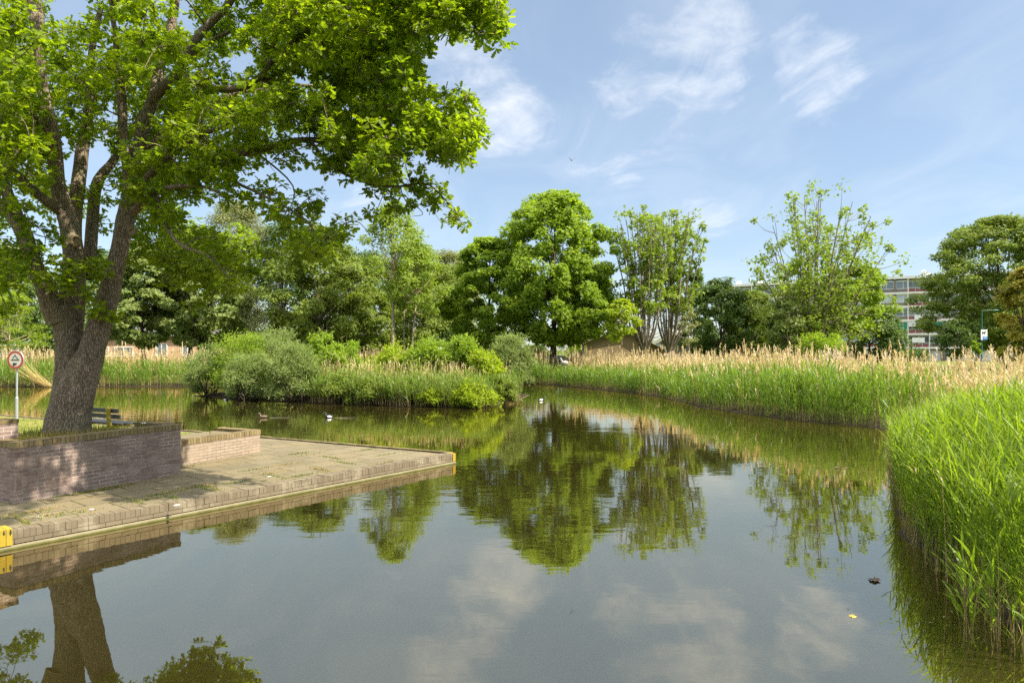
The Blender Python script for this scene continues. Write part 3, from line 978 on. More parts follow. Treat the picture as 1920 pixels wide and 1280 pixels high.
# far left bank
mb = MB()
seg = [1, 2, 3, 4]
P = view_keep(scatter_along(seg, 3.5, 26, -.15), -.82, .05)
P = clumpy(P, .7, .5)
green_reeds(mb, on_ground(P), 1.35 * (1 + .14 * rng.normal(0, 1, len(P))), 5, .5, .048, .018, 2, .15, .14, smat=0)
P = view_keep(scatter_along(seg, 6.5, 11, 1.2), -.82, .05)
P = clumpy(P, .45, .45)
dry_reeds(mb, on_ground(P), rng.normal(1.95, .25, len(P)), .017, .38, .065, 3, 6)
P = view_keep(scatter_along(seg, .8, 34, -.1), -.82, .05)
dd = unit(np.array([0, 0, 1.0]) + rng.normal(0, .14, (len(P), 3)) * [1, 1, 0])
ribbons(mb, on_ground(P), dd, dd, rng.uniform(.4, .9, len(P)), np.full(len(P), .02), [1, .9, .5], 2, rng.random(len(P)), 1)
# a bent-over dry sheaf
bp_ = np.tile(np.array([[X(88, 47.0), 47.0, .1]]), (70, 1)) + rng.normal(0, .18, (70, 3)) * [1, .5, .2]
d0 = unit(np.array([-.85, 0, .55]) + rng.normal(0, .14, (70, 3)))
ribbons(mb, bp_, d0, unit(d0 + [0, 0, .2]), rng.uniform(1.6, 2.8, 70), np.full(70, .03), [1, .9, .7, .4], 3, rng.random(70), 2)
tag(mb.build('reeds', BANK_M), 'reed bed on the far left bank behind the oak trunk, straw plumes over green', 'reeds', kind='stuff')

# island reeds
mb = MB()
P = np.stack([rng.uniform(-10, 0.5, 1500), rng.uniform(30.3, 37, 1500)], 1)
si = poly_sd(P, ISLE)
P = P[(si < -.5) & (si > -3.2)]
P = clumpy(P, 1.0, .6)
dry_reeds(mb, on_ground(P), rng.normal(1.55, .22, len(P)), .012, .26, .035, 4, 4, .16)
P2_ = np.stack([rng.uniform(-10, 0.5, 9000), rng.uniform(30.2, 37, 9000)], 1)
si = poly_sd(P2_, ISLE)
P2_ = P2_[(si < .1) & (si > -2.2)]
green_reeds(mb, on_ground(P2_), rng.normal(1.05, .22, len(P2_)), 5, .34, .034, .014, 2, .2, .2)
tag(mb.build('reeds', BANK_M), 'mixed dry and green reeds in the middle of the island front', 'reeds', kind='stuff')

# grass on planter soil, lawn, and in the paving joints
mb = MB()
n = 6500
p_, q_ = rng.uniform(.22, 3.6, n), rng.uniform(.2, LW + .6, n)
xy = A + WU * q_[:, None] + WN * p_[:, None]
zz_ = mound_z(p_, q_)
bare = (p_ < .75) & (rng.random(n) < .6)
b = np.column_stack([xy, zz_ - .01])
g = (q_ < LW - .25)
hay = p_ < .95
for sel, mt in ((g & ~hay & ~bare, 0), (g & hay, 1)):
    m = int(sel.sum())
    d0 = rdir(m, 45, 88)
    ribbons(mb, b[sel], d0, unit(d0 + rng.normal(0, .4, (m, 3))), rng.uniform(.05, .16, m), np.full(m, .008), [1, .8, .1], 2, rng.random(m), mt)
LP = np.array(LAWN)
P = np.stack([rng.uniform(-24, -7.5, 26000), rng.uniform(10, 28, 26000)], 1)
P = P[(poly_sd(P, LP) < -.03) & (P[:, 0] / P[:, 1] > -.80)]
rel = P - A
P = P[~((rel @ WN < 4.1) & (rel @ WU < LW + 1.6) & (rel @ WU > 0) & (rel @ WN > 0))]
d0 = rdir(len(P), 40, 88)
ribbons(mb, np.column_stack([P, np.full(len(P), QZ)]), d0, unit(d0 + rng.normal(0, .4, (len(P), 3))), rng.uniform(.04, .13, len(P)), np.full(len(P), .012), [1, .8, .1], 2, rng.random(len(P)), (rng.random() < .2) * 1)
tag(mb.build('grass', [M['grass_blade'], M['hay_blade']]), 'short grass round the oak and on the lawn behind the planters', 'grass', kind='stuff')

mb = MB()
tufts = [(60, 985), (80, 992), (100, 985), (115, 982), (130, 975), (45, 978), (150, 970), (190, 968), (125, 965), (150, 925), (170, 922), (195, 918), (215, 912), (35, 942), (345, 875), (350, 872), (370, 912), (385, 916), (400, 915),
         (505, 888), (515, 892), (560, 850), (580, 852), (620, 858), (725, 852), (690, 843), (480, 880), (545, 870), (600, 880), (440, 905), (260, 942), (285, 935), (310, 925), (100, 965), (60, 960), (330, 935), (20, 970), (720, 868), (650, 868), (560, 893)]
for (tx, ty) in tufts:
    d = (HC - QZ) * FPX / (ty - HZ)
    c = np.array([X(tx, d), d])
    m = rng.integers(60, 150)
    along = EF if rng.random() < .6 else EFN
    P = c + along * rng.normal(0, .22, (m, 1)) + rng.normal(0, .02, (m, 2))
    P = P[((P - TIP) @ EFN > .23)]
    m = len(P)
    if m == 0:
        continue
    d0 = rdir(m, 15, 80)
    ribbons(mb, np.column_stack([P, np.full(m, QZ)]), d0, unit(d0 + rng.normal(0, .4, (m, 3))), rng.uniform(.015, .06, m), np.full(m, .010), [1, .9, .2], 2, rng.random(m), int(rng.random() < .3))
tag(mb.build('joint_grass', [M['grass_blade'], M['hay_blade']]), 'moss and grass growing in the joints of the paving', 'grass', kind='stuff')


# ------------------------------------------------------------------ trees
RH_V = np.array([(0, 0, 0), (.38, .26, .05), (.38, -.26, .05), (1, 0, -.06)], float)      # folded rhombic leaf
RH_F = np.array([(0, 2, 3), (0, 3, 1)])
NR_V = np.array([(0, 0, 0), (.42, .13, .03), (.42, -.13, .03), (1, 0, -.10)], float)      # narrow willow leaf
FAN_V = np.array([(0, 0, 0), (.55, .50, .02), (.62, .16, .05), (1.0, 0, -.05), (.62, -.16, .05), (.55, -.50, .02)], float)
FAN_F = np.array([(0, 2, 1), (0, 3, 2), (0, 4, 3), (0, 5, 4)])                              # palmate leaf


def oak_template():
    ts = np.array([0, .16, .32, .44, .58, .70, .84, 1.0])
    wv = np.array([.02, .10, .23, .10, .31, .14, .25, .0])
    V = [(t, 0, -.10 * (t - .5) ** 2 * 2) for t in ts]
    V += [(t + .05 * (i % 2 == 0), wv[i], .05 * wv[i] * 2) for i, t in enumerate(ts)]
    V += [(t + .05 * (i % 2 == 0), -wv[i], .05 * wv[i] * 2) for i, t in enumerate(ts)]
    n = len(ts)
    F = []
    for i in range(n - 1):
        F.append((i, i + 1, n + i + 1, n + i))
        F.append((i + 1, i, 2 * n + i, 2 * n + i + 1))
    return np.array(V, float), np.array(F)


def place(mb, tv, tf, P, N, D, S, tint, mat=0):
    D = unit(D - N * np.sum(D * N, 1, keepdims=True))
    Bv = np.cross(N, D)
    S = np.asarray(S)[:, None, None]
    V = P[:, None, :] + S * (tv[None, :, 0:1] * D[:, None] + tv[None, :, 1:2] * Bv[:, None] + tv[None, :, 2:3] * N[:, None])
    n, m = len(P), len(tv)
    F = tf[None] + (np.arange(n) * m)[:, None, None]
    mb.add(V.reshape(-1, 3), F.reshape(-1, tf.shape[1]), np.repeat(tint, len(tf)), mat)


def clump_leaves(mb, cen, rad, per, size, tv=RH_V, tf=RH_F, flat=.7, up=.55, outw=.6, rnd=.55, centre=None, updir=.0, droop=.0, skew=2.4):
    k = len(cen)
    idx = np.repeat(np.arange(k), per)
    n = len(idx)
    dr = unit(rng.normal(0, 1, (n, 3)))
    rr = rng.random(n) ** (1 / skew)
    P = cen[idx] + dr * (rad[idx] * rr)[:, None] * [1, 1, flat]
    N = dr * outw + [0, 0, up] + rng.normal(0, rnd, (n, 3))
    if centre is not None:
        N = N + unit(P - centre) * .45
    N = unit(N)
    D = dr * .8 + rng.normal(0, .6, (n, 3)) + [0, 0, updir] - [0, 0, droop]
    ct = rng.random(k)
    tint = np.clip(.65 * rng.random(n) + .35 * ct[idx], 0, 1)
    place(mb, tv, tf, P, N, D, size * rng.uniform(.65, 1.3, n), tint)


def limb(mb, p0, p1, r0, r1, bow=.15, n=5, sides=5, sag=0.0):
    p0, p1 = np.asarray(p0, float), np.asarray(p1, float)
    L = np.linalg.norm(p1 - p0)
    mid = (p0 + p1) / 2 + rng.normal(0, bow * L * .4, 3) + [0, 0, -bow * L * .35 + sag]
    P = catmull([p0, mid, p1], n)
    mb.tube(P, np.linspace(r0, r1, len(P)), sides, cap=False)
    return P


def tree(name, label, px, d, top, bot, wpx, kind='dense', leaf='mid_leaf', bark='dark_bark', ncl=80, per=120, lsz=.28, rcl=.17, tr=.22, group=None, cat='tree',
         tv=RH_V, tf=RH_F, nlimb=12, lean=0.0, dome=.50, trunk_px=None, shape=(.75, .55), gz=.40, updir=0, droop=0, flat=.7, depth=1.0, fork=.12, twig_end=1.0, jag=.10):
    """a tree whose crown is built of leaf clumps carried by limbs; heights and widths in the photo give its real size"""
    cx = X(px, d)
    zt, zb = Z(top, d), Z(bot, d)
    Rw = wpx / 2 * d / FPX
    base = np.array([X(trunk_px if trunk_px is not None else px, d), d, gz - .1])
    root = empty(name, tuple(base))
    tag(root, label, cat, group)
    o0 = -base
    tb, cb = MB(), MB()
    Hc = zt - zb
    cen = []
    if kind in ('dense', 'loose'):
        while len(cen) < ncl:
            t = rng.random()
            prof = max(0.0, math.sin(math.pi * min(1, max(0, t)) ** shape[0])) ** shape[1]
            a = rng.uniform(0, 6.283)
            lob = 1 + jag * (math.sin(3 * a + 9 * t + px) + math.sin(5 * a - 14 * t + px * .7))     # lobes and bays in the outline
            rr = Rw * prof * lob * math.sqrt(rng.random()) ** .55
            cen.append((cx + rr * math.cos(a), d + rr * depth * math.sin(a), zb + t * Hc))
        cen = np.array(cen)
        rc = rcl * Rw * rng.uniform(.7, 1.35, len(cen))
        cen[:, 2] = np.minimum(cen[:, 2], zt - rc * flat * .8)
        inx = cx + (cen[:, 0] - cx) * (1 - .55 * rc / Rw)
        cen[:, 0] = inx
        axis_top = np.array([cx, d, zb + Hc * .78])
        tp = catmull([base, base * .6 + np.array([cx, d, zb]) * .4 + [rng.normal(0, .06), 0, 0], np.array([cx, d, zb + .15 * Hc]) * .7 + base * [.3, .3, 0] + [0, 0, .3 * (zb + .15 * Hc)], axis_top], 5)
        rads = tr * np.interp(np.linspace(0, 1, len(tp)), [0, .06, .4, 1], [1.35, 1.0, .75, .15])
        tb.tube(tp + o0, rads, 9, cap=False, rough=.04)
        for i in rng.choice(len(cen), min(len(cen), nlimb * 2), replace=False):
            s = np.clip((cen[i][2] - zb) / Hc * .55 + rng.uniform(-.05, .1), .02, .8)
            h = zb + Hc * s * .7
            j = np.argmin(abs(tp[:, 2] - h))
            limb(tb, tp[j] + o0, cen[i] + o0, rads[j] * .45, .025, .12)
        clump_leaves(cb, cen + o0, rc, per, lsz, tv, tf, flat, centre=np.array([cx, d, zb + .35 * Hc]) + o0, updir=updir, droop=droop)
    else:                                    # 'vase': long rising limbs, leaf sprays towards their ends, sky between
        ft = np.array([base[0] + lean * .3, d, gz + (zt - gz) * fork])
        tb.tube(catmull([base, (base + ft) / 2 + [lean * .1, 0, 0], ft], 4) + o0, np.linspace(tr * 1.25, tr * .9, 9), 9, rough=.05)
        for i in range(nlimb):
            a = 6.283 * (i + rng.uniform(-.3, .3)) / nlimb
            u = math.sqrt((i * .618) % 1.0) * .94 + .04
            ex = np.array([cx + Rw * u * math.cos(a), d + Rw * u * depth * math.sin(a), 0])
            ex[2] = zt - Hc * (0.05 + dome * u ** 2.6) * rng.uniform(.85, 1.2) - Hc * .05 * rng.random()
            m1 = ft * .72 + ex * .28
            m1[2] = ft[2] + (ex[2] - ft[2]) * .22
            m1[:2] += (ex[:2] - ft[:2]) * .14
            m2 = ft * .35 + ex * .65
            m2[2] = ft[2] + (ex[2] - ft[2]) * .62
            Pl = catmull([ft, m1, m2, ex], 6)
            r0 = tr * rng.uniform(.30, .52)
            tb.tube(Pl + o0, np.linspace(r0, .022, len(Pl)), 6, cap=False)
            for t in np.linspace(.20 if dome > .4 else .30, 1.0, ncl):
                t = min(1.0, max(.15, t + rng.uniform(-.04, .04)))
                j = int(t * (len(Pl) - 1))
                spread = Rw * .22 * (1.15 - .5 * t)
                c = Pl[j] + rng.normal(0, 1, 3) * [spread, spread, spread * .7] + [0, 0, spread * .4]
                limb(tb, Pl[max(j - 1, 0)] + o0, c + o0, .03, .012, .1, 3, 4)
                cen.append(c)
        cen = np.array(cen)
        low = cen[:, 2] > zb
        cen = cen[low]
        rc = rcl * Rw * rng.uniform(.5, 1.7, len(cen))
        clump_leaves(cb, cen + o0, rc, per, lsz, tv, tf, .9, up=.6, updir=updir, droop=droop, skew=1.5)
    tb.build('trunk', M[bark], root, smooth=True)
    cb.build('crown', M[leaf], root)
    return root


GB = 'trees beyond the far reed bed'
GL = 'trees along the left far bank'
# ---- left far bank
tree('larch_tree', 'bright yellow-green feathery young larch at the left edge, behind the round sign', 18, 55, 545, 655, 130, 'dense', 'larch_leaf', 'pale_bark', 46, 120, .26, .24, .10, GL, shape=(.6, .8), tv=NR_V, flat=.35)
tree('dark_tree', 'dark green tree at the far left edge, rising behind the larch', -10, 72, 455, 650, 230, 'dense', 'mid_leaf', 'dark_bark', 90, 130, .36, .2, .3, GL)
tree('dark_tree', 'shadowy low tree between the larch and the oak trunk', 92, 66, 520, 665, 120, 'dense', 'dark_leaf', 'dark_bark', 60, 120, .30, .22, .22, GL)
tree('chestnut_tree', 'chestnut just right of the oak trunk with pale-edged leaf layers reaching low', 262, 58, 455, 648, 175, 'dense', 'chestnut_leaf', 'dark_bark', 120, 140, .36, .17, .28, GL, tv=FAN_V, tf=FAN_F, flat=.45, trunk_px=276)
tree('chestnut_tree', 'chestnut with a thick dark trunk beside the salmon house, second from the oak', 372, 60, 430, 646, 200, 'dense', 'chestnut_leaf', 'dark_bark', 140, 140, .36, .16, .30, GL, tv=FAN_V, tf=FAN_F, flat=.45, trunk_px=338)
tree('willow_tree', 'pale grey-green willow towering behind the chestnuts', 440, 82, 378, 640, 190, 'dense', 'pale_leaf', 'grey_bark', 160, 200, .36, .2, .35, GL, tv=NR_V, droop=.6)
tree('willow_tree', 'pale soft willow low at the right of the chestnuts, above the willow bushes', 478, 62, 545, 660, 100, 'dense', 'pale_leaf', 'grey_bark', 50, 120, .28, .22, .15, GL, tv=NR_V, droop=.4)
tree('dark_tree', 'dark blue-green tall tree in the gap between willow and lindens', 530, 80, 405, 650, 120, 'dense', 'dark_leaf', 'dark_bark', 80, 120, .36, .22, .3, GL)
tree('linden_tree', 'broad linden with hanging leaf layers left of the slender alder trunks', 595, 60, 425, 662, 205, 'dense', 'mid_leaf', 'dark_bark', 160, 160, .32, .18, .28, GL, flat=.5, droop=.3)
tree('linden_tree', 'darker linden half hidden behind the alders, its foot in deep shade', 665, 66, 480, 668, 170, 'dense', 'mid_leaf', 'dark_bark', 120, 150, .32, .2, .28, GL, flat=.5, droop=.3)
tree('alder_tree', 'tall slender alder with a pale bare lower trunk and airy top against the sky', 738, 54, 378, 560, 160, 'loose', 'sparse_leaf', 'pale_bark', 90, 80, .26, .19, .16, GL, trunk_px=733, nlimb=18, shape=(.55, .7))
tree('alder_tree', 'slender alder with a leaning pale trunk, right of the tallest alder', 785, 55, 455, 590, 130, 'loose', 'sparse_leaf', 'pale_bark', 70, 90, .26, .22, .13, GL, trunk_px=766, nlimb=14)
tree('alder_tree', 'thin alder stem between the two larger pale trunks', 758, 60, 500, 600, 70, 'loose', 'mid_leaf', 'pale_bark', 26, 80, .26, .28, .09, GL, trunk_px=757, nlimb=10)
tree('linden_tree', 'green linden behind the alders with a dark forked trunk', 790, 72, 470, 668, 180, 'dense', 'mid_leaf', 'dark_bark', 130, 150, .34, .2, .3, GL, flat=.5, trunk_px=812)
tree('willow_tree', 'pale olive willow left of the big maple, behind the island', 842, 80, 470, 668, 150, 'dense', 'pale_leaf', 'grey_bark', 130, 200, .36, .22, .3, GL, tv=NR_V, droop=.5)
# ---- centre and right
tree('maple_tree', 'smaller rich green maple joined to the left side of the big maple', 918, 58, 446, 655, 180, 'dense', 'maple_leaf', 'dark_bark', 230, 120, .27, .14, .26, GB, tv=FAN_V, tf=FAN_F, flat=.55, trunk_px=912)
tree('maple_tree', 'biggest round rich green maple in the middle of the far bank', 1040, 57, 362, 640, 235, 'dense', 'maple_leaf', 'dark_bark', 460, 110, .27, .105, .36, GB, tv=FAN_V, tf=FAN_F, flat=.85, nlimb=24, shape=(.76, .38), trunk_px=1036, jag=.09)
tree('maple_tree', 'green maple with a forked trunk in front of the brown hall, below the big maple', 1100, 55, 505, 630, 135, 'dense', 'maple_leaf', 'grey_bark', 70, 120, .26, .18, .22, GB, tv=FAN_V, tf=FAN_F, flat=.55, trunk_px=1087)
tree('sapling', 'small yellow-green young maple standing before the brown gable', 1166, 52, 562, 642, 84, 'dense', 'lime_leaf', 'pale_bark', 34, 90, .22, .24, .06, GB, tv=FAN_V, tf=FAN_F, flat=.5, shape=(.7, .7))
tree('sapling', 'thin whitish-leaved sapling right of the sparse pair of trees', 1292, 54, 585, 645, 42, 'loose', 'pale_leaf', 'pale_bark', 16, 50, .18, .28, .045, GB)
tree('sparse_tree', 'thinly leafed upright tree with a pale forked trunk, left of a pair', 1205, 55, 378, 585, 128, 'vase', 'sparse_leaf', 'grey_bark', 15, 24, .27, .12, .22, GB, tv=FAN_V, tf=FAN_F, nlimb=18, trunk_px=1209, fork=.13, dome=.26)
tree('sparse_tree', 'thinly leafed upright tree with a pale forked trunk, right of a pair', 1268, 58, 378, 585, 124, 'vase', 'sparse_leaf', 'grey_bark', 15, 24, .27, .12, .22, GB, tv=FAN_V, tf=FAN_F, nlimb=18, trunk_px=1254, fork=.13, dome=.26)
tree('dark_tree', 'dark green poplar behind the right of the sparse pair', 1300, 74, 510, 668, 70, 'dense', 'dark_leaf', 'dark_bark', 60, 120, .32, .26, .2, GB)
tree('dark_tree', 'dark pointed-topped tree right of the sparse pair of trees', 1352, 66, 520, 668, 120, 'dense', 'dark_leaf', 'dark_bark', 90, 130, .30, .18, .24, GB)
tree('mid_tree', 'mid green tree in front of the pale flats roof, left of the sparse giant', 1415, 68, 545, 668, 100, 'dense', 'mid_leaf', 'dark_bark', 70, 120, .30, .2, .22, GB)
tree('mid_tree', 'small rounded tree with a pale trunk just left of the lone sparse giant', 1470, 58, 560, 650, 80, 'dense', 'chestnut_leaf', 'pale_bark', 46, 110, .26, .22, .16, GB, trunk_px=1493)
tree('sparse_tree', 'largest thin-crowned tree standing alone with many rising limbs', 1535, 60, 338, 650, 250, 'vase', 'sparse_leaf', 'grey_bark', 18, 28, .28, .10, .30, GB, tv=FAN_V, tf=FAN_F, nlimb=26, trunk_px=1520, fork=.10, lean=.4)
tree('maple_tree', 'bright maple crown low at the right of the lone sparse giant', 1610, 62, 500, 610, 125, 'dense', 'maple_leaf', 'grey_bark', 60, 120, .28, .2, .22, GB, tv=FAN_V, tf=FAN_F, flat=.55, trunk_px=1570)
tree('dark_tree', 'very dark leafy tree under the bright maple, left of the apartment flats', 1630, 66, 570, 672, 120, 'dense', 'dark_leaf', 'dark_bark', 80, 130, .30, .2, .22, GB)
tree('broad_tree', 'huge domed green tree at the right edge covering part of the flats', 1870, 74, 408, 650, 265, 'dense', 'mid_leaf', 'dark_bark', 420, 130, .34, .11, .45, GB, nlimb=22, trunk_px=1888, shape=(.80, .5), flat=.55)
tree('plum_tree', 'small dark purple-brown tree beneath the huge domed tree', 1800, 70, 600, 668, 80, 'dense', 'dark_leaf', 'dark_bark', 40, 100, .28, .24, .12, GB)
tree('amber_tree', 'yellow and amber leafed tree at the right edge of the photograph', 1922, 40, 500, 680, 105, 'dense', 'amber_leaf', 'dark_bark', 90, 130, .20, .2, .14, GB, shape=(.7, .6))
# backing trees that close the gaps at ground level
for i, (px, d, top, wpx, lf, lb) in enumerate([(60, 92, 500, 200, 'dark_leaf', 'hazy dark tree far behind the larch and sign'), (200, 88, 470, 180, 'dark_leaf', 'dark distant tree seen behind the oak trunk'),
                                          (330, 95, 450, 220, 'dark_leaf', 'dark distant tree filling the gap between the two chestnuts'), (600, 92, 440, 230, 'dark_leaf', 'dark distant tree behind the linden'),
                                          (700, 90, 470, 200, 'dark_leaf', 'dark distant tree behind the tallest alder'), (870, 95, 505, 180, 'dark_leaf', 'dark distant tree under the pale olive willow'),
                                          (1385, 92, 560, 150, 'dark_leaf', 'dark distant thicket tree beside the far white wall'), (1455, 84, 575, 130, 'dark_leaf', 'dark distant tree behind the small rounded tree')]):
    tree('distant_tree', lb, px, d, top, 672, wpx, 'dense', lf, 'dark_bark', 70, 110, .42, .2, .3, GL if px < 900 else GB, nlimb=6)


# ---- island and bank shrubs
def shrub(name, label, px, d, top, bot, wpx, leaf, per=130, ncl=46, lsz=.16, tv=NR_V, tf=RH_F, rcl=.26, group='bushes on the island', up=.5, flat=.8, base_z=.15, depth=.8, updir=.9):
    cx, zt, zb = X(px, d), Z(top, d), max(Z(bot, d), .05)
    Rw = wpx / 2 * d / FPX
    root = empty(name, (cx, d, base_z))
    tag(root, label, 'bush', group)
    base = np.array([cx, d, base_z])
    cen = []
    while len(cen) < ncl:
        a, u, v = rng.uniform(0, 6.283), rng.random() ** .5, rng.random()
        hz = math.sqrt(max(0, 1 - (u * .92) ** 2.4))
        zc = zb + (zt - zb) * hz * (1 - .85 * v ** 1.6)
        cen.append((cx + Rw * u * math.cos(a), d + Rw * depth * u * math.sin(a), zc))
    cen = np.array(cen)
    rc = rcl * Rw * rng.uniform(.7, 1.3, ncl)
    cen[:, 2] = np.clip(cen[:, 2], zb + rc * flat * .55, zt - rc * flat * .45)
    cen[:, 0] = cx + (cen[:, 0] - cx) * (1 - rc / Rw * .6)
    tb, cb = MB(), MB()
    for i in range(0, ncl, 3):
        limb(tb, [rng.normal(0, .15 * Rw), rng.normal(0, .15 * Rw), -.1], cen[i] - base, .035, .012, .2)
    clump_leaves(cb, cen - base, rc, per, lsz, tv, tf, flat, up=up, outw=.5, rnd=.6, updir=updir)
    # shoots standing out of the outline
    m = ncl * 5
    i = rng.integers(0, ncl, m)
    dr = unit(rng.normal(0, 1, (m, 3)) * [1, 1, .5] + [0, 0, .9])
    for t in (.85, 1.0, 1.15, 1.3):
        P = cen[i] - base + dr * (rc[i] * t)[:, None]
        place(cb, tv, tf, P, unit(rng.normal(0, .7, (m, 3)) + [0, 0, .4]), dr + rng.normal(0, .5, (m, 3)), lsz * rng.uniform(.6, 1.1, m), rng.random(m))
    tb.build('stem', M['dark_bark'], root, smooth=True)
    cb.build('foliage', M[leaf], root)


shrub('willow_bush', 'grey-green willow bush at the left end of the island, hanging to the water', 392, 37.5, 648, 742, 96, 'willow_leaf', 150, 48)
shrub('willow_bush', 'yellow-green willow bush second from the left end of the island', 452, 37.0, 624, 735, 124, 'elder_leaf', 150, 60, tv=NR_V)
shrub('willow_bush', 'bright tall willow bush crowning the left half of the island', 520, 38.0, 620, 740, 134, 'willow_leaf', 150, 60)
shrub('willow_bush', 'silvery willow bush hanging low at the water left of the island reeds', 556, 34.2, 648, 748, 112, 'willow_leaf', 160, 60)
shrub('willow_bush', 'willow bush with dark gaps beneath it, between the leftmost two and the silvery one', 470, 35.2, 662, 746, 112, 'willow_leaf', 150, 50)
shrub('elder_bush', 'upright bright green elder behind the silvery willow on the island', 605, 37, 630, 735, 100, 'elder_leaf', 130, 46, .17, RH_V)
shrub('elder_bush', 'leafy green elder rising just left of the brick house glimpse', 648, 38, 640, 735, 80, 'elder_leaf', 130, 40, .17, RH_V)
shrub('elder_bush', 'lime green elder spread behind the middle island reeds', 735, 36, 652, 735, 120, 'lime_leaf', 120, 46, .17, RH_V)
shrub('elder_bush', 'flowering elder with white blossom dots right of the middle reeds', 810, 35.6, 642, 735, 120, 'elder_leaf', 130, 50, .17, RH_V)
shrub('elder_bush', 'tall pointed green elder near the right of the island', 868, 35.2, 636, 740, 100, 'elder_leaf', 130, 46, .17, RH_V)
shrub('elder_bush', 'yellow-green elder below the rightmost willow of the island', 915, 33.6, 660, 748, 88, 'lime_leaf', 120, 40, .16, RH_V)
shrub('willow_bush', 'pale silver willow bush at the right end of the island', 958, 37.5, 618, 728, 90, 'willow_leaf', 170, 60)
shrub('lime_bush', 'low vivid lime bush at the water, left of two in front of the island', 812, 31.2, 732, 762, 62, 'lime_leaf', 120, 30, .12, RH_V, up=.7)
shrub('lime_bush', 'low vivid lime bush at the water, right of two in front of the island', 890, 31.0, 722, 764, 104, 'lime_leaf', 130, 44, .12, RH_V, up=.7)
for i, (px, d, top, wpx, lb) in enumerate([(640, 33.0, 700, 90, 'dark low bramble bush at the waterline in the left middle of the island'), (715, 32.3, 706, 100, 'olive bramble bush at the waterline in the centre of the island'),
                                           (775, 32.0, 712, 70, 'small bramble bush left of the lime bushes'), (940, 32.6, 705, 60, 'olive bramble bush at the right tip of the island')]):
    shrub('bramble_bush', lb, px, d, top, 756, wpx, 'mid_leaf', 110, 34, .12, RH_V)
shrub('green_bush', 'rounded bright bush among the reeds under the lone sparse giant', 1540, 54, 628, 668, 90, 'maple_leaf', 110, 36, .18, RH_V, group='bushes behind the reed bed')
shrub('green_bush', 'low dark hedge-like bush behind the reeds near the flats', 1690, 64, 655, 676, 90, 'dark_leaf', 100, 30, .2, RH_V, group='bushes behind the reed bed')
shrub('green_bush', 'slim leafy bush standing beside the dog sign post', 1829, 52, 640, 672, 18, 'elder_leaf', 80, 16, .14, RH_V, group='bushes behind the reed bed')
shrub('green_bush', 'green bush glimpsed left of the brown hall under the maple', 1065, 66, 615, 668, 70, 'elder_leaf', 100, 30, .2, RH_V, group='bushes behind the reed bed')
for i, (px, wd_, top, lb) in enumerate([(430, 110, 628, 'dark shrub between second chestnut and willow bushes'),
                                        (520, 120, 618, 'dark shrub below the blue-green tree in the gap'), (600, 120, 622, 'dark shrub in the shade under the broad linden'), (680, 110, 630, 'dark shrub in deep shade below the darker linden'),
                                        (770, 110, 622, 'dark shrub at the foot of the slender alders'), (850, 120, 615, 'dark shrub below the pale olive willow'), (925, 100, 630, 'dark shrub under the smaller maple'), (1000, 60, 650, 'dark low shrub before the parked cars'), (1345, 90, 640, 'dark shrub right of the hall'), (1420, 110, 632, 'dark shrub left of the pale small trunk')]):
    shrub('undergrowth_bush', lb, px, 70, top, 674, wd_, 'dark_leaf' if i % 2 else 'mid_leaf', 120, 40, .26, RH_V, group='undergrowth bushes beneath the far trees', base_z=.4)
# elder blossom (plates of white flowers on the flowering elder)
mb = MB()
for (px, py) in [(805, 668), (812, 664), (820, 657), (803, 673), (825, 652), (836, 691), (925, 681), (780, 662), (870, 662), (890, 668)]:
    c = W(px, py, 35.4)
    dr = unit(rng.normal(0, 1, (26, 3)) * [1, 1, .2])
    place(mb, RH_V, RH_F, c + dr * .07, unit(rng.normal(0, .3, (26, 3)) + [0, -.4, 1]), dr, np.full(26, .05), rng.random(26))
par = [o for o in C.objects if o.get('label', '').startswith('flowering elder')][0]
bl = mb.build('blossom', M['duck_white'], par)
bl.location = [-v for v in par.location]

# ------------------------------------------------------------------ the oak
oak_root = np.array([-8.0, 12.3, 1.0])
oak = empty('oak_tree', tuple(oak_root))
tag(oak, 'big old oak with twin trunks in the brick planter, filling the upper left', 'tree')
OD = 12.3
wood = MB()
limbs = []                                   # polylines kept so twigs can find the nearest wood


def OL(pts, sides=12, rough=.03, n=6, cap=False):
    """pts: (photo x, photo y, width in photo pixels, distance) of one limb"""
    P = np.array([W(p[0], p[1], p[3]) for p in pts])
    r = np.array([p[2] * p[3] / FPX / 2 * (.90 if p[1] < 540 else 1.0) for p in pts])
    Q = catmull(P, n)
    t = np.linspace(0, 1, len(Q))
    rr = np.interp(t, np.linspace(0, 1, len(P)), r)
    wood.tube(Q - oak_root, rr, sides, cap=cap, rough=rough)
    limbs.append((Q, rr))


OL([(116, 830, 92, 12.3), (117, 800, 62, 12.3), (124, 750, 50, 12.3), (129, 700, 47, 12.3), (130, 650, 47, 12.3), (128, 610, 50, 12.3), (125, 575, 54, 12.3)], 18)
OL([(138, 830, 84, 12.25), (138, 800, 56, 12.2), (147, 750, 53, 12.2), (160, 700, 50, 12.2), (174, 650, 44, 12.2), (190, 600, 40, 12.2), (205, 550, 38, 12.2), (216, 500, 35, 12.2), (228, 450, 33, 12.2), (236, 410, 37, 12.2), (243, 380, 36, 12.2)], 18)
# the two stems are grown together below the fork
OL([(127, 830, 92, 12.24), (128, 785, 70, 12.22), (137, 735, 58, 12.22), (147, 695, 44, 12.22), (151, 672, 34, 12.22), (153, 655, 14, 12.24)], 18)
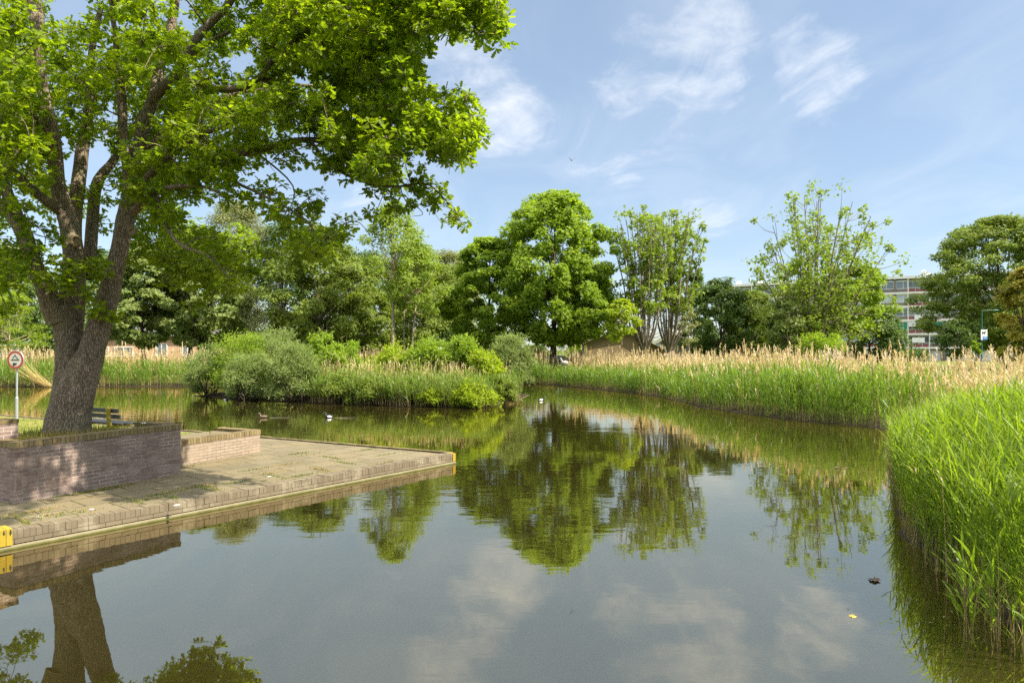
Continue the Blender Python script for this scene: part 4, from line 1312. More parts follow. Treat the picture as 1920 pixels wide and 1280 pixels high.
# root flare
for (a, b, w_, dd_) in [(78, 822, 26, 12.25), (168, 822, 26, 12.3), (120, 826, 30, 11.95), (145, 826, 26, 12.0), (100, 822, 24, 12.6)]:
    OL([(a, b + 10, w_ * .4, dd_), (a * .75 + 128 * .25, b - 10, w_, dd_ * .7 + 12.25 * .3), (a * .45 + 128 * .55, b - 50, w_ * .9, 12.25), (a * .3 + 130 * .7, b - 110, w_ * .5, 12.25)], 8, n=4)
OL([(112, 600, 46, 12.2), (97, 570, 40, 12.1), (82, 535, 34, 12.0), (62, 490, 32, 11.9), (45, 440, 31, 11.8), (25, 400, 32, 11.8), (14, 360, 20, 11.7), (-2, 315, 17, 11.6), (-40, 240, 13, 11.4)])
OL([(27, 402, 24, 11.8), (5, 385, 22, 11.7), (-25, 362, 18, 11.5), (-80, 320, 14, 11.2)])
OL([(130, 600, 50, 12.3), (136, 540, 42, 12.4), (138, 480, 38, 12.5), (132, 430, 38, 12.5), (118, 385, 33, 12.5), (108, 340, 29, 12.5), (101, 270, 28, 12.5), (90, 215, 26, 12.5), (80, 165, 22, 12.5), (76, 120, 20, 12.5), (70, 50, 27, 12.5), (60, -20, 24, 12.6), (45, -110, 18, 12.8), (40, -260, 11, 13)])
OL([(138, 470, 30, 12.6), (140, 400, 28, 12.8), (146, 350, 27, 12.9), (153, 290, 25, 13), (162, 240, 22, 13.1), (168, 180, 17, 13.2), (172, 100, 13, 13.4), (190, 10, 10, 13.6)])
OL([(112, 395, 22, 12.4), (84, 375, 19, 12.1), (55, 350, 16, 11.9), (30, 325, 13, 11.7), (-10, 300, 10, 11.5)])
OL([(165, 520, 26, 12.7), (172, 440, 24, 13.1), (178, 360, 22, 13.4), (190, 330, 20, 13.7), (208, 308, 17, 13.9), (226, 280, 14, 14.1), (260, 225, 10, 14.5), (300, 160, 7, 15)])
OL([(243, 392, 30, 12.2), (243, 340, 26, 12.2), (236, 290, 19, 12.0), (231, 240, 18, 11.9), (228, 180, 18, 11.8), (224, 130, 13, 11.7), (215, 60, 10, 11.6), (205, -40, 8, 11.5)])
OL([(243, 385, 33, 12.2), (250, 330, 29, 12.2), (258, 285, 26, 12.2), (275, 220, 24, 12.2), (288, 180, 23, 12.2), (301, 120, 20, 12.3), (312, 90, 19, 12.3), (323, 40, 17, 12.4), (332, -20, 15, 12.5), (345, -130, 11, 12.8), (350, -260, 8, 13)])
OL([(288, 185, 21, 12.1), (310, 160, 20, 11.9), (336, 134, 19, 11.8), (356, 96, 18, 11.7), (375, 65, 17, 11.6), (400, 38, 16, 11.6), (425, 12, 15, 11.5), (470, -60, 12, 11.3), (520, -160, 8, 11)])
OL([(250, 375, 20, 12.1), (268, 345, 17, 11.8), (285, 325, 15, 11.6), (303, 306, 13, 11.4), (340, 275, 11, 11.0), (385, 250, 9, 10.7), (420, 238, 7, 10.5)])
OL([(252, 395, 18, 12.0), (266, 383, 15, 11.8), (292, 360, 12, 11.4), (330, 350, 9, 11.0), (380, 350, 7, 10.6), (430, 370, 5, 10.3)])
OL([(260, 290, 18, 12.4), (300, 262, 17, 12.2), (350, 268, 16, 12.0), (400, 280, 16, 11.8), (440, 287, 16, 11.7), (480, 284, 15, 11.6), (532, 268, 13, 11.4), (580, 262, 12, 11.3), (644, 266, 11, 11.2), (690, 272, 9, 11.1), (726, 273, 8, 11.0), (780, 268, 6, 10.9), (850, 285, 4, 10.8)])
OL([(330, 140, 15, 11.9), (400, 165, 15, 11.5), (450, 165, 14, 11.3), (490, 143, 14, 11.2), (505, 120, 13, 11.1), (524, 104, 12, 11.1), (556, 75, 12, 11.0), (588, 48, 12, 10.9), (612, 28, 11, 10.9), (638, 6, 10, 10.8), (690, -30, 8, 10.6), (760, -60, 6, 10.4)])
OL([(470, 160, 12, 11.3), (497, 150, 9, 11.3), (525, 136, 9, 11.3), (551, 125, 9, 11.3), (590, 112, 9, 11.3), (622, 94, 9, 11.3), (660, 85, 7, 11.2), (720, 80, 6, 11.1)])
OL([(612, 108, 7, 11.3), (640, 110, 7, 11.2), (664, 128, 6, 11.1), (690, 138, 5, 11.0), (712, 146, 5, 11.0), (760, 165, 4, 10.9), (800, 175, 3, 10.8)])
OL([(690, -30, 8, 10.6), (740, 45, 6, 11.0), (772, 49, 6, 11.0), (800, 44, 5, 11.0), (831, 43, 5, 11.0), (880, 60, 4, 11.0), (920, 50, 3, 11)])
OL([(332, 130, 8, 12), (370, 95, 8, 12), (430, 60, 7, 12), (480, 60, 7, 12), (520, 40, 6, 12), (565, 15, 6, 12), (600, -20, 5, 12)])
OL([(380, 250, 8, 11), (430, 330, 7, 10.6), (480, 360, 6, 10.5), (530, 385, 5, 10.4), (580, 420, 4, 10.4), (600, 470, 3, 10.3)])
OL([(580, 262, 8, 11.3), (620, 310, 6, 11.0), (680, 340, 6, 10.9), (740, 350, 5, 10.8), (800, 345, 4, 10.7), (840, 380, 3, 10.7)])
OL([(292, 360, 9, 11.4), (310, 420, 8, 11.0), (340, 460, 6, 10.7), (390, 480, 5, 10.5), (430, 520, 3, 10.4)])
OL([(250, 300, 14, 12.5), (330, 230, 12, 13.5), (430, 180, 10, 14.4), (540, 160, 7, 15), (660, 170, 5, 15.5)])
OL([(340, -20, 12, 12.6), (450, -120, 10, 13), (600, -180, 7, 13.5), (720, -220, 5, 14)])
OL([(60, -20, 18, 12.6), (-60, -80, 13, 12.2), (-200, -120, 9, 11.8)])
OL([(101, 270, 14, 12.5), (40, 190, 11, 11.7), (-40, 140, 9, 11), (-140, 120, 6, 10.4)])

# crown: polygon of the outline (photo pixels) with gaps of sky, given depth through the tree
CROWN = np.array([(-340, -520), (250, -640), (760, -420), (900, -120), (962, 20), (948, 130), (905, 160), (880, 150), (895, 195), (928, 300), (872, 352), (862, 405), (815, 392), (760, 395), (705, 420),
                  (640, 405), (660, 470), (600, 500), (545, 470), (500, 425), (478, 520), (430, 560), (360, 540), (320, 560), (270, 470), (215, 440), (240, 400), (160, 400), (60, 520), (-30, 560), (-330, 480)], float)
GAPS = [(160, 15, 36), (118, 8, 30), (880, 118, 42), (545, 300, 34), (570, 275, 26), (500, 322, 24), (430, 120, 24), (600, 385, 40), (640, 360, 34), (690, 372, 24), (490, 395, 34), (545, 355, 24), (150, 275, 22), (200, 300, 20), (60, 420, 24), (10, 360, 22),
        (385, 395, 26), (415, 130, 24), (830, 95, 26), (125, 330, 18), (445, 25, 20), (560, 140, 18), (215, 345, 20), (800, 145, 18), (185, 60, 24), (30, 440, 22), (405, 365, 26), (835, 330, 18), (770, 330, 16), (350, 45, 16), (30, 380, 22)]


def in_crown(x, y):
    sd = poly_sd(np.array([[x, y]]), CROWN)[0]
    return sd


# the stouter limbs stay open to view: the tree carries little foliage right in front of them
SHOW = []
for Q, rr in limbs:
    for q, r_ in zip(Q, rr):
        if r_ > .05 and q[2] > 3:
            SHOW.append((960 + q[0] / q[1] * FPX, HZ - (q[2] - HC) / q[1] * FPX, q[1]))
SHOW = np.array(SHOW)
cen, rad = [], []
tries = 0
while len(cen) < 1080 and tries < 120000:
    tries += 1
    x, y = rng.uniform(-330, 960), rng.uniform(-600, 560)
    inside_frame = y > -60 and x > -60
    if not inside_frame and rng.random() > .16:
        continue
    rpx = rng.uniform(18, 44)
    if in_crown(x, y) > -rpx * .55:
        continue
    if any((x - gx_) ** 2 + (y - gy_) ** 2 < (gr_ + rpx * .75) ** 2 for gx_, gy_, gr_ in GAPS):
        continue
    right = sstep(420, 900, x)
    dd_ = rng.uniform(9.0 + .1 * right, 15.6 - 5.2 * right)
    if y > 330:
        if x < 520 and rng.random() < .22:
            continue
        dd_ = rng.uniform(12.6, 17.5) if x < 520 else rng.uniform(9.4, 12.6)
    if dd_ < 12.4 and 85 < x < 260 and y > 200 and rng.random() < .62:
        continue
    if rng.random() < .78:
        dl = np.min(np.abs(SHOW[:, 0] - x) * 1.0 + np.abs(SHOW[:, 1] - y) * .6 + np.where(SHOW[:, 2] > dd_ - .1, 0, 1e4))
        if dl < rpx * .9:
            continue
    cen.append(W(x, y, dd_))
    rad.append(rpx * dd_ / FPX)
# foliage carried along the thinner limbs
for Q, rr in limbs:
    L_ = 0.0
    for i in range(1, len(Q)):
        L_ += np.linalg.norm(Q[i] - Q[i - 1])
        if rr[i] < .062 and L_ > .24 and Q[i][2] > 3.2:
            L_ = 0.0
            cen.append(Q[i] + rng.normal(0, .16, 3) + [0, 0, .05])
            rad.append(rng.uniform(.22, .34))
# low sprays hanging in front of the fork and beside the trunk
for (x, y, dd_, rpx) in [(150, 520, 11.6, 30), (178, 500, 11.6, 26), (120, 525, 11.5, 28), (95, 515, 11.4, 30), (140, 545, 11.6, 22), (190, 585, 11.8, 18), (172, 578, 11.8, 18), (60, 500, 11.3, 34), (30, 470, 11.2, 38), (20, 520, 11.1, 36), (75, 470, 11.4, 32),
                          (205, 590, 11.9, 12), (155, 505, 11.6, 30), (165, 205, 11.4, 34), (160, 240, 11.4, 32), (140, 150, 11.3, 36), (155, 250, 11.4, 26), (205, 130, 11.3, 36), (240, 110, 11.3, 34), (-10, 540, 11.2, 34), (310, 235, 11.2, 30), (395, 560, 13.4, 20), (360, 575, 13.4, 14), (530, 440, 12.2, 26), (560, 462, 12.0, 24), (600, 450, 12.4, 26), (632, 440, 12.0, 22), (580, 418, 12.6, 24), (540, 405, 12.2, 22), (650, 418, 11.8, 22), (510, 470, 12.8, 24), (562, 490, 12.4, 20), (610, 480, 12.2, 18), (705, 398, 11.4, 20), (760, 376, 11.0, 20), (820, 384, 10.8, 18), (848, 396, 10.8, 15), (722, 352, 11.2, 22), (790, 340, 10.9, 22), (300, 480, 13.5, 30), (340, 510, 13.8, 28), (420, 500, 14.5, 28), (460, 470, 14.0, 26), (390, 450, 13.6, 30), (20, 400, 11.2, 34), (70, 425, 11.3, 30), (0, 350, 11.0, 34), (50, 380, 11.0, 26), (85, 445, 11.5, 26), (110, 490, 11.6, 24), (-20, 460, 11.0, 36), (40, 520, 11.2, 30), (10, 570, 11.4, 24), (20, 300, 11.0, 32), (60, 330, 11.2, 26), (190, 420, 13.4, 26), (175, 470, 13.2, 26), (215, 330, 13.6, 24), (265, 430, 12.9, 28), (255, 480, 13.0, 26)]:
    cen.append(W(x, y, dd_))
    rad.append(rpx * dd_ / FPX)
for i in range(36):                           # boughs overhead, reaching towards the near bank out of the picture
    y_ = rng.uniform(6.4, 8.3)
    cen.append(np.array([rng.uniform(-4.3, -0.8), y_, rng.uniform(2.85 + .53 * y_, 4.0 + .55 * y_)]))
    rad.append(rng.uniform(.32, .5))
cen = np.array(cen)
rad = np.array(rad)
allP = np.concatenate([q for q, r in limbs])
allR = np.concatenate([r for q, r in limbs])
crown = MB()
otv, otf = oak_template()
tipP, tipD, tipT = [], [], []
pen = np.where(allR > .13, .8, 0.0)
near = np.array([np.min(np.linalg.norm(allP - c, axis=1) + pen) for c in cen])
order = np.argsort(near)
hubP, hubR = [], []
for c, r in zip(cen[order], rad[order]):
    dv = np.linalg.norm(allP - c, axis=1) + pen
    j = int(np.argmin(dv))
    s, sr = allP[j], allR[j]
    if hubP:
        hv = np.linalg.norm(np.array(hubP) - c, axis=1)
        h = int(np.argmin(hv))
        if hv[h] + .15 < dv[j]:
            s, sr = hubP[h], hubR[h]
    off = c - s
    L = np.linalg.norm(off)
    wood_r = min(sr * .6, .010 + .008 * L)
    hubP.append(c)
    hubR.append(.012)
    if L > .15:
        mid = s + off * .5 + rng.normal(0, .13 * L, 3) + [0, 0, .10 * L]
        wood.tube(catmull([s, mid, c], 4) - oak_root, np.linspace(wood_r, .006, 9), 5, cap=False)
    inf = c[1] > 0 and c[2] < 9.6
    nt = int((18 if inf else 12) * (r / .36) ** 1.6) + 4
    dr = unit(rng.normal(0, 1, (nt, 3)) + unit(off) * .35)
    rr = r * rng.random(nt) ** .42
    tp = c + dr * rr[:, None] * [1.15, 1.15, .72]
    for q in range(0, nt, 3):
        m_ = c + (tp[q] - c) * .5 + rng.normal(0, .05, 3)
        wood.tube(np.array([c, m_, tp[q]]) - oak_root, [.007, .005, .003], 3, cap=False)
    tipP.append(tp)
    tipD.append(unit(dr + [0, 0, -.10] + rng.normal(0, .25, (nt, 3))))
    tipT.append(np.full(nt, rng.random()))
# a few bare dead twigs
for (x, y, dd_) in [(90, 12, 11.5), (150, 45, 11.5), (235, 160, 10.8), (280, 170, 10.8), (590, 290, 10.8), (520, 300, 10.9), (600, 420, 10.3), (665, 415, 10.4), (780, 385, 10.5), (800, 350, 10.6)]:
    p = W(x, y, dd_)
    wood.tube(catmull([p, p + rng.normal(0, .12, 3) + [0, 0, -.12], p + rng.normal(0, .2, 3) + [0, 0, -.4]], 4) - oak_root, np.linspace(.009, .002, 9), 4, cap=False)
tipP, tipD, tipT = np.concatenate(tipP), np.concatenate(tipD), np.concatenate(tipT)
per = 7
idx = np.repeat(np.arange(len(tipP)), per)
n = len(idx)
ax = tipD[idx]
perp = unit(np.cross(ax, unit(rng.normal(0, 1, (n, 3)))))
D = unit(ax * rng.uniform(.1, .8, (n, 1)) + perp + [0, 0, -.10])
N = unit(np.array([0, 0, .75]) + ax * .35 + rng.normal(0, .45, (n, 3)))
P = tipP[idx] + D * .015 + rng.normal(0, .012, (n, 3))
tint = np.clip(.55 * rng.random(n) + .45 * tipT[idx], 0, 1)
place(crown, otv, otf, P - oak_root, N, D, rng.uniform(.070, .140, n), tint)
crown.build('crown', M['oak_leaf'], oak)
wood.build('trunk', M['oak_bark'], oak, smooth=True)
# pruning scars
for (x, y, dd_, s_) in [(144, 452, 12.31, .085), (218, 521, 12.03, .05), (249, 434, 11.98, .06)]:
    mb = MB()
    c = W(x, y, dd_) - oak_root
    th = np.linspace(0, 2 * math.pi, 15)
    ring = np.array([c + [s_ * math.cos(a), -.02, s_ * math.sin(a)] for a in th])
    mb.tube(ring, np.full(15, s_ * .28), 7, cap=False)
    mb.add(np.vstack([ring[:-1] + [0, .008, 0], c + [0, -.012, 0]]), [(i, (i + 1) % 14, 14) for i in range(14)])
    mb.build('pruning_scar', M['wood'], oak, smooth=True)


# ------------------------------------------------------------------ lathe / blob helpers for small things
def blob(mb, c, r, n=10, m=8, mat=0, xf=None, tint=.5):
    V = []
    for i in range(m + 1):
        ph = math.pi * i / m
        for k in range(n):
            a = 2 * math.pi * k / n
            V.append((c[0] + r[0] * math.sin(ph) * math.cos(a), c[1] + r[1] * math.sin(ph) * math.sin(a), c[2] + r[2] * math.cos(ph)))
    V = np.array(V)
    if xf is not None:
        V = xf(V)
    F = [(i * n + k, (i + 1) * n + k, (i + 1) * n + (k + 1) % n, i * n + (k + 1) % n) for i in range(m) for k in range(n)]
    mb.add(V, F, tint, mat)


def disc(mb, r0, r1, y, n=36, mat=0, cx=0, cz=0):
    a = np.arange(n) * 2 * math.pi / n
    o_ = np.stack([cx + r1 * np.cos(a), np.full(n, y), cz + r1 * np.sin(a)], 1)
    if r0 <= 0:
        mb.add(np.vstack([o_, [[cx, y, cz]]]), [(k, (k + 1) % n, n) for k in range(n)], .5, mat)
    else:
        i_ = np.stack([cx + r0 * np.cos(a), np.full(n, y), cz + r0 * np.sin(a)], 1)
        mb.add(np.vstack([o_, i_]), [(k, (k + 1) % n, n + (k + 1) % n, n + k) for k in range(n)], .5, mat)


# ------------------------------------------------------------------ round sign on its pole
SD = 22.4
sg = empty('round_sign', (X(31.5, SD), SD, QZ), R(-8))
tag(sg, 'round red-rimmed prohibition sign on a thin grey pole on the lawn', 'sign')
mb = MB()
mb.tube([(0, 0, -.02), (0, 0, .78)], .048, 12)
mb.tube([(0, 0, .78), (0, 0, .82)], [.048, .032], 12)
mb.tube([(0, 0, .80), (.012, 0, 2.30)], .030, 12)
mb.build('pole', M['grey_metal'], sg, smooth=True)
ZS = 2.03
mb = MB()
a = np.linspace(0, 2 * math.pi, 41)
mb.tube(np.stack([.295 * np.cos(a), np.full(41, -.045), ZS + .295 * np.sin(a)], 1), .014, 8, cap=False)
disc(mb, 0, .295, -.034, 40, cz=ZS)
mb.build('sign_plate', M['grey_metal'], sg, smooth=True)
mb = MB()
disc(mb, .225, .298, -.0600, 40, cz=ZS)
mb.build('red_ring', M['red'], sg)
mb = MB()
disc(mb, 0, .226, -.0585, 40, cz=ZS)
mb.build('white_face', M['aged_white'], sg)
mb = MB()


def stroke(mb, p, q, w_, y=-.0640):
    p, q = np.array(p), np.array(q)
    u = (q - p) / np.linalg.norm(q - p)
    nn = np.array([-u[1], u[0]]) * w_ / 2
    V = [(c[0], y + dy, ZS + c[1]) for dy in (0, .004) for c in (p - nn, q - nn, q + nn, p + nn)]
    mb.add(V, [(0, 1, 2, 3), (7, 6, 5, 4), (0, 4, 5, 1), (1, 5, 6, 2), (2, 6, 7, 3), (3, 7, 4, 0)])


stroke(mb, (-.15, 0), (.15, 0), .030)
stroke(mb, (-.10, .045), (.01, .17), .026)
stroke(mb, (.11, .03), (-.02, .15), .022)
stroke(mb, (-.05, -.20), (-.05, -.10), .05)
stroke(mb, (-.08, -.135), (.05, -.135), .06)
mb.build('pictogram', M['black'], sg)

# ------------------------------------------------------------------ bench seen from behind
BU = unit(np.array([.884, -.467]))           # along the bench, towards its right end
BR = np.array([-10.02, 17.30])
bench = empty('park_bench', (BR[0], BR[1], QZ), math.atan2(BU[1], BU[0]))
tag(bench, 'dark slatted park bench with yellow lichened supports, seen from behind beside the oak', 'bench')
BL = 1.85
mb = MB()
for k, (y0, y1) in enumerate([(.10, .20), (.22, .32), (.34, .44), (.46, .56)]):
    mb.box(-BL + .01 * k, .0 + .02 * (k % 2), y0, y1, .445, .485, tint=rng.random())
mb.build('seat', M['bench_wood'], bench)
mb = MB()
for k, z in enumerate((.60, .75)):
    y = .075 - .05 * k
    mb.box(-BL + .05, -.02 + .03 * (1 - k), y, y + .045, z, z + .105, tint=rng.random())
mb.build('backrest', M['bench_wood'], bench)
for xs in (-.30, -BL + .30):
    mb = MB()
    mb.tube(catmull([(xs, .24, -.05), (xs, .17, .20), (xs, .02, .40), (xs, -.02, .62), (xs, -.035, .87)], 5), [.055] * 21, 8)
    mb.tube([(xs, .08, .405), (xs, .52, .405)], .038, 8)
    mb.build('support', M['lichen'], bench, smooth=True)

# ------------------------------------------------------------------ small litter
def scrap(name, label, c, s, mat, cat, seed, flat=.35):
    r = np.random.default_rng(seed)
    n = 6
    gx_, gy_ = np.meshgrid(np.linspace(-1, 1, n), np.linspace(-1, 1, n))
    z = r.normal(0, .22, gx_.shape) + .5 * (1 - gx_ ** 2) * r.random()
    V = np.stack([gx_ * (1 + .2 * r.normal(size=gx_.shape)), gy_ * (1 + .2 * r.normal(size=gx_.shape)), z], -1).reshape(-1, 3)
    V[:, 2] = (V[:, 2] - V[:, 2].min()) * flat
    mb = MB()
    k = (np.arange(n - 1)[:, None] * n + np.arange(n - 1)[None]).ravel()
    mb.add(V * s * (.7 if mat == 'tissue' else 1), np.stack([k, k + 1, k + n + 1, k + n], 1))
    o = mb.build(name, M[mat])
    o.location = c
    tag(o, label, cat)
    return o


d = (HC - PT) * FPX / (801 - HZ)
scrap('paper_scrap', 'crumpled white tissue lying on the right end of the tall planter coping', (X(266, 12.9), 12.95, PT + .003), .055, 'tissue', 'litter', 1, .8)
d = (HC - LZ) * FPX / (818 - HZ)
scrap('paper_scrap', 'small white paper scrap on the top of the low pale planter', (X(361, d), d + .1, LZ - .06), .045, 'tissue', 'litter', 2)
for (x, y, s_, sd_, lb) in [(331, 947, .05, 3, 'flat white scrap on the paving close to the brick quay edge'), (172, 955, .045, 4, 'pale scrap on the paving below the middle of the tall wall'), (74, 969, .05, 5, 'whitish scrap on the slabs near the yellow block'), (505, 893, .05, 6, 'pale flake on the open paving beyond the low planter')]:
    d = (HC - QZ) * FPX / (y - HZ)
    scrap('paper_scrap', lb, (X(x, d), d, QZ + .003), s_, 'tissue', 'litter', sd_, .12)
n = 420
e_ = rng.uniform(.3, 12, n)
f_ = rng.uniform(.2, 3.2, n) ** 1.3
P = TIP - EF * e_[:, None] + EFN * f_[:, None]
rel = P - A
P = P[(rel @ WN < -.03) | (rel @ WU > LW + .05)]
n = len(P)
mb = MB()
place(mb, RH_V, RH_F, np.column_stack([P, np.full(n, QZ + .006)]), unit(np.array([0, 0, 1.0]) + rng.normal(0, .15, (n, 3))), rdir(n, -3, 3), rng.uniform(.012, .045, n), rng.random(n))
tag(mb.build('leaf_litter', M['litter']), 'tiny dry leaves and grit scattered over the paving', 'litter', kind='stuff')
mb = MB()
P = []
for i in range(4, 18):
    a_, b_ = POND[i], POND[i + 1]
    m = 10
    u_ = (b_ - a_) / np.linalg.norm(b_ - a_)
    P.append(a_ + (b_ - a_) * rng.random((m, 1)) - np.array([-u_[1], u_[0]]) * (rng.random((m, 1)) ** 2 * 1.6 + .15))
P.append(TIP - EF * rng.uniform(0, 11, (26, 1)) - EFN * (.06 + rng.random((26, 1)) ** 3 * .9))
P = np.concatenate(P)
n = len(P)
place(mb, RH_V, RH_F, np.column_stack([P, np.full(n, .004)]), unit(np.array([0, 0, 1.0]) + rng.normal(0, .06, (n, 3))), rdir(n, -2, 2), rng.uniform(.015, .05, n), rng.random(n))
tag(mb.build('floating_litter', M['litter']), 'specks of leaf and reed litter floating along the banks', 'litter', kind='stuff')
d = HC * FPX / (1088 - HZ)
scrap('floating_leaf', 'curled dark brown leaf floating beside the near reeds', (X(1641, d), d, -.005), .05, 'dead_leaf', 'leaf', 7, .9)
d = HC * FPX / (1155 - HZ)
scrap('floating_leaf', 'small yellow leaf floating alone on the pale water', (X(1598, d), d, -.004), .032, 'yellow_leaf', 'leaf', 8, .5)
d = HC * FPX / (878 - HZ)
mb = MB()
mb.tube(catmull([(-.16, .02, .02), (-.02, 0, .0), (.13, .0, .03)], 4), np.linspace(.014, .007, 9), 5)
mb.tube([(-.02, 0, .0), (-.10, -.03, .09)], [.008, .004], 4)
o = mb.build('floating_stick', M['wood'])
o.location = (X(1580, d), d, .0)
tag(o, 'small forked stick floating left of the near reeds', 'stick')
d = 42
mb = MB()
mb.tube(catmull([(0, 0, .55), (.5, -.2, .35), (1.2, -.5, -.05)], 4), np.linspace(.03, .015, 9), 5)
o = mb.build('fallen_branch', M['pale_bark'])
o.location = (X(1228, 38.0), 37.6, 0)
tag(o, 'bare pale branch fallen from the far reed bank into the water', 'branch')
mb = MB()
mb.tube(catmull([(0, 0, -.05), (.35, -.1, .22), (.75, -.15, .40)], 4), np.linspace(.03, .012, 9), 5)
mb.tube([(.35, -.1, .22), (.5, -.15, .12)], [.014, .006], 4)
o = mb.build('dead_branch', M['pale_bark'])
o.location = (X(962, 33.2), 32.9, 0)
tag(o, 'dead pale branch sticking out at the right tip of the island', 'branch')
mb = MB()
mb.tube(catmull([(0, 0, .35), (.12, -.1, .16), (.42, -.25, -.05)], 4), np.linspace(.025, .012, 9), 5)
mb.tube(catmull([(.1, 0, .4), (.3, -.15, .15), (.36, -.3, -.05)], 4), np.linspace(.02, .01, 9), 5)
o = mb.build('dead_branch', M['pale_bark'])
o.location = (X(451, 35.0), 34.9, 0)
tag(o, 'crossed bare twigs dipping into the water under the willow bushes', 'branch')


# ------------------------------------------------------------------ water birds and birds
def duck(label, px, py, rz, body, flank, s=1.0):
    d = HC * FPX / (py - HZ)
    s *= .85
    o = empty('duck', (X(px, d), d, 0), rz)
    tag(o, label, 'duck', 'ducks on the pond')
    mb = MB()

    def shp(V):
        V = V.copy()
        t = np.clip((V[:, 0] + .21) / .1, 0, 1)
        V[:, 2] += .05 * (1 - t)
        return V * s
    blob(mb, (0, 0, .045), (.21, .095, .085), 14, 10, 0, shp)
    mb.tube(np.array([(.13, 0, .09), (.175, 0, .15), (.19, 0, .19)]) * s, np.array([.05, .038, .04]) * s, 9)
    blob(mb, (.20 * s, 0, .215 * s), (.055 * s, .042 * s, .045 * s), 10, 8, 0)
    mb.build('body', M[body], o, smooth=True)
    mb = MB()
    for sy in (-1, 1):
        blob(mb, (-.02 * s, sy * .045 * s, .05 * s), (.15 * s, .055 * s, .06 * s), 10, 8)
    mb.build('flank', M[flank], o, smooth=True)
    mb = MB()
    blob(mb, (.265 * s, 0, .205 * s), (.035 * s, .018 * s, .010 * s), 8, 6)
    mb.build('bill', M['beak'], o, smooth=True)
    return o


duck('black and white tufted duck swimming left before the island', 617, 783, math.pi - .2, 'duck_dark', 'duck_white')
duck('small brown duck leaving a white wake at the left of the island water', 494, 783, math.pi, 'duck_brown', 'duck_brown', .9)
duck('dark and white duck in the channel right of the island', 1015, 751, .3, 'duck_dark', 'duck_white', 1.0)
duck('tiny dark duck with a white spot under the left willow bushes', 423, 750, .2, 'duck_dark', 'duck_white', .7)
# wakes: raised ripple lines trailing the two swimmers
for (px, py, rz, lb) in [(494, 783, 0, 'thin white wake trailing the small brown duck'), (617, 783, -.05, 'faint wake line trailing the tufted duck')]:
    d = HC * FPX / (py - HZ)
    mb = MB()
    for sgn in (-1, 1):
        mb.tube(catmull([(.25, sgn * .08, -.004), (.9, sgn * .22, -.003), (1.7, sgn * .40, -.008)], 4), np.linspace(.007, .003, 9), 5)
    o = mb.build('wake', M['water'])
    o.location = (X(px, d), d, 0)
    o.rotation_euler = (0, 0, rz)
    tag(o, lb, 'wake', kind='stuff')


def flyer(label, px, py, d, s, rz):
    p = W(px, py, d)
    mb = MB()
    blob(mb, (0, 0, 0), (.09 * s, .20 * s, .075 * s), 10, 8)
    blob(mb, (0, -.22 * s, .02 * s), (.045 * s, .07 * s, .045 * s), 8, 6)
    for sx in (-1, 1):
        pts = [(0.05, 0), (.22, .17), (.38, .36), (.50, .47), (.60, .52)] if sx < 0 else [(0.05, 0), (.22, .20), (.40, .36), (.58, .42), (.75, .44)]
        ch = [.22, .20, .16, .11, .02]
        V = []
        for (a, b), c in zip(pts, ch):
            for (yy, tz) in ((-c / 2, .014), (c / 2, .003), (c / 2, -.003), (-c / 2, -.014)):
                V.append((sx * a * s, (yy + .08 * a) * s, (b + tz) * s))
        F = []
        for i in range(4):
            for k in range(4):
                F.append((i * 4 + k, i * 4 + (k + 1) % 4, i * 4 + 4 + (k + 1) % 4, i * 4 + 4 + k))
        F.append((16, 17, 18, 19))
        mb.add(np.array(V), F)
    mb.add(np.array([(-.05, .16, 0), (.05, .16, 0), (.08, .36, .01), (-.08, .36, .01), (0, .2, .03)]) * s, [(0, 1, 4), (1, 2, 4), (2, 3, 4), (3, 0, 4)])
    o = mb.build('flying_bird', M['bird_grey'], smooth=True)
    o.location = p
    o.rotation_euler = (0, 0, rz)
    tag(o, label, 'bird', 'birds in the sky')


flyer('grey bird with raised wings gliding in the open sky right of the oak', 1072, 301, 50, .42, .2)
flyer('distant bird beside the top right of the lone sparse tree', 1632, 408, 70, .36, .9)
gs = empty('goose', (X(1058, 48.5), 48.0, Z(686, 48)), math.pi)
tag(gs, 'pale grey goose showing through the golden reeds below the big maple', 'goose')
mb = MB()
blob(mb, (0, 0, .22), (.24, .14, .16), 14, 10)
mb.tube(catmull([(.18, 0, .30), (.25, 0, .42), (.27, 0, .50)], 4), np.linspace(.075, .05, 9), 8)
blob(mb, (.29, 0, .52), (.06, .05, .05), 10, 8)
mb.tube([(-.06, .05, .06), (-.06, .05, -.85)], .015, 6)
mb.tube([(-.06, -.05, .06), (-.06, -.05, -.85)], .015, 6)
mb.build('body', M['goose_pale'], gs, smooth=True)
mb = MB()
blob(mb, (.365, 0, .51), (.045, .022, .018), 8, 6)
mb.build('bill', M['black'], gs, smooth=True)

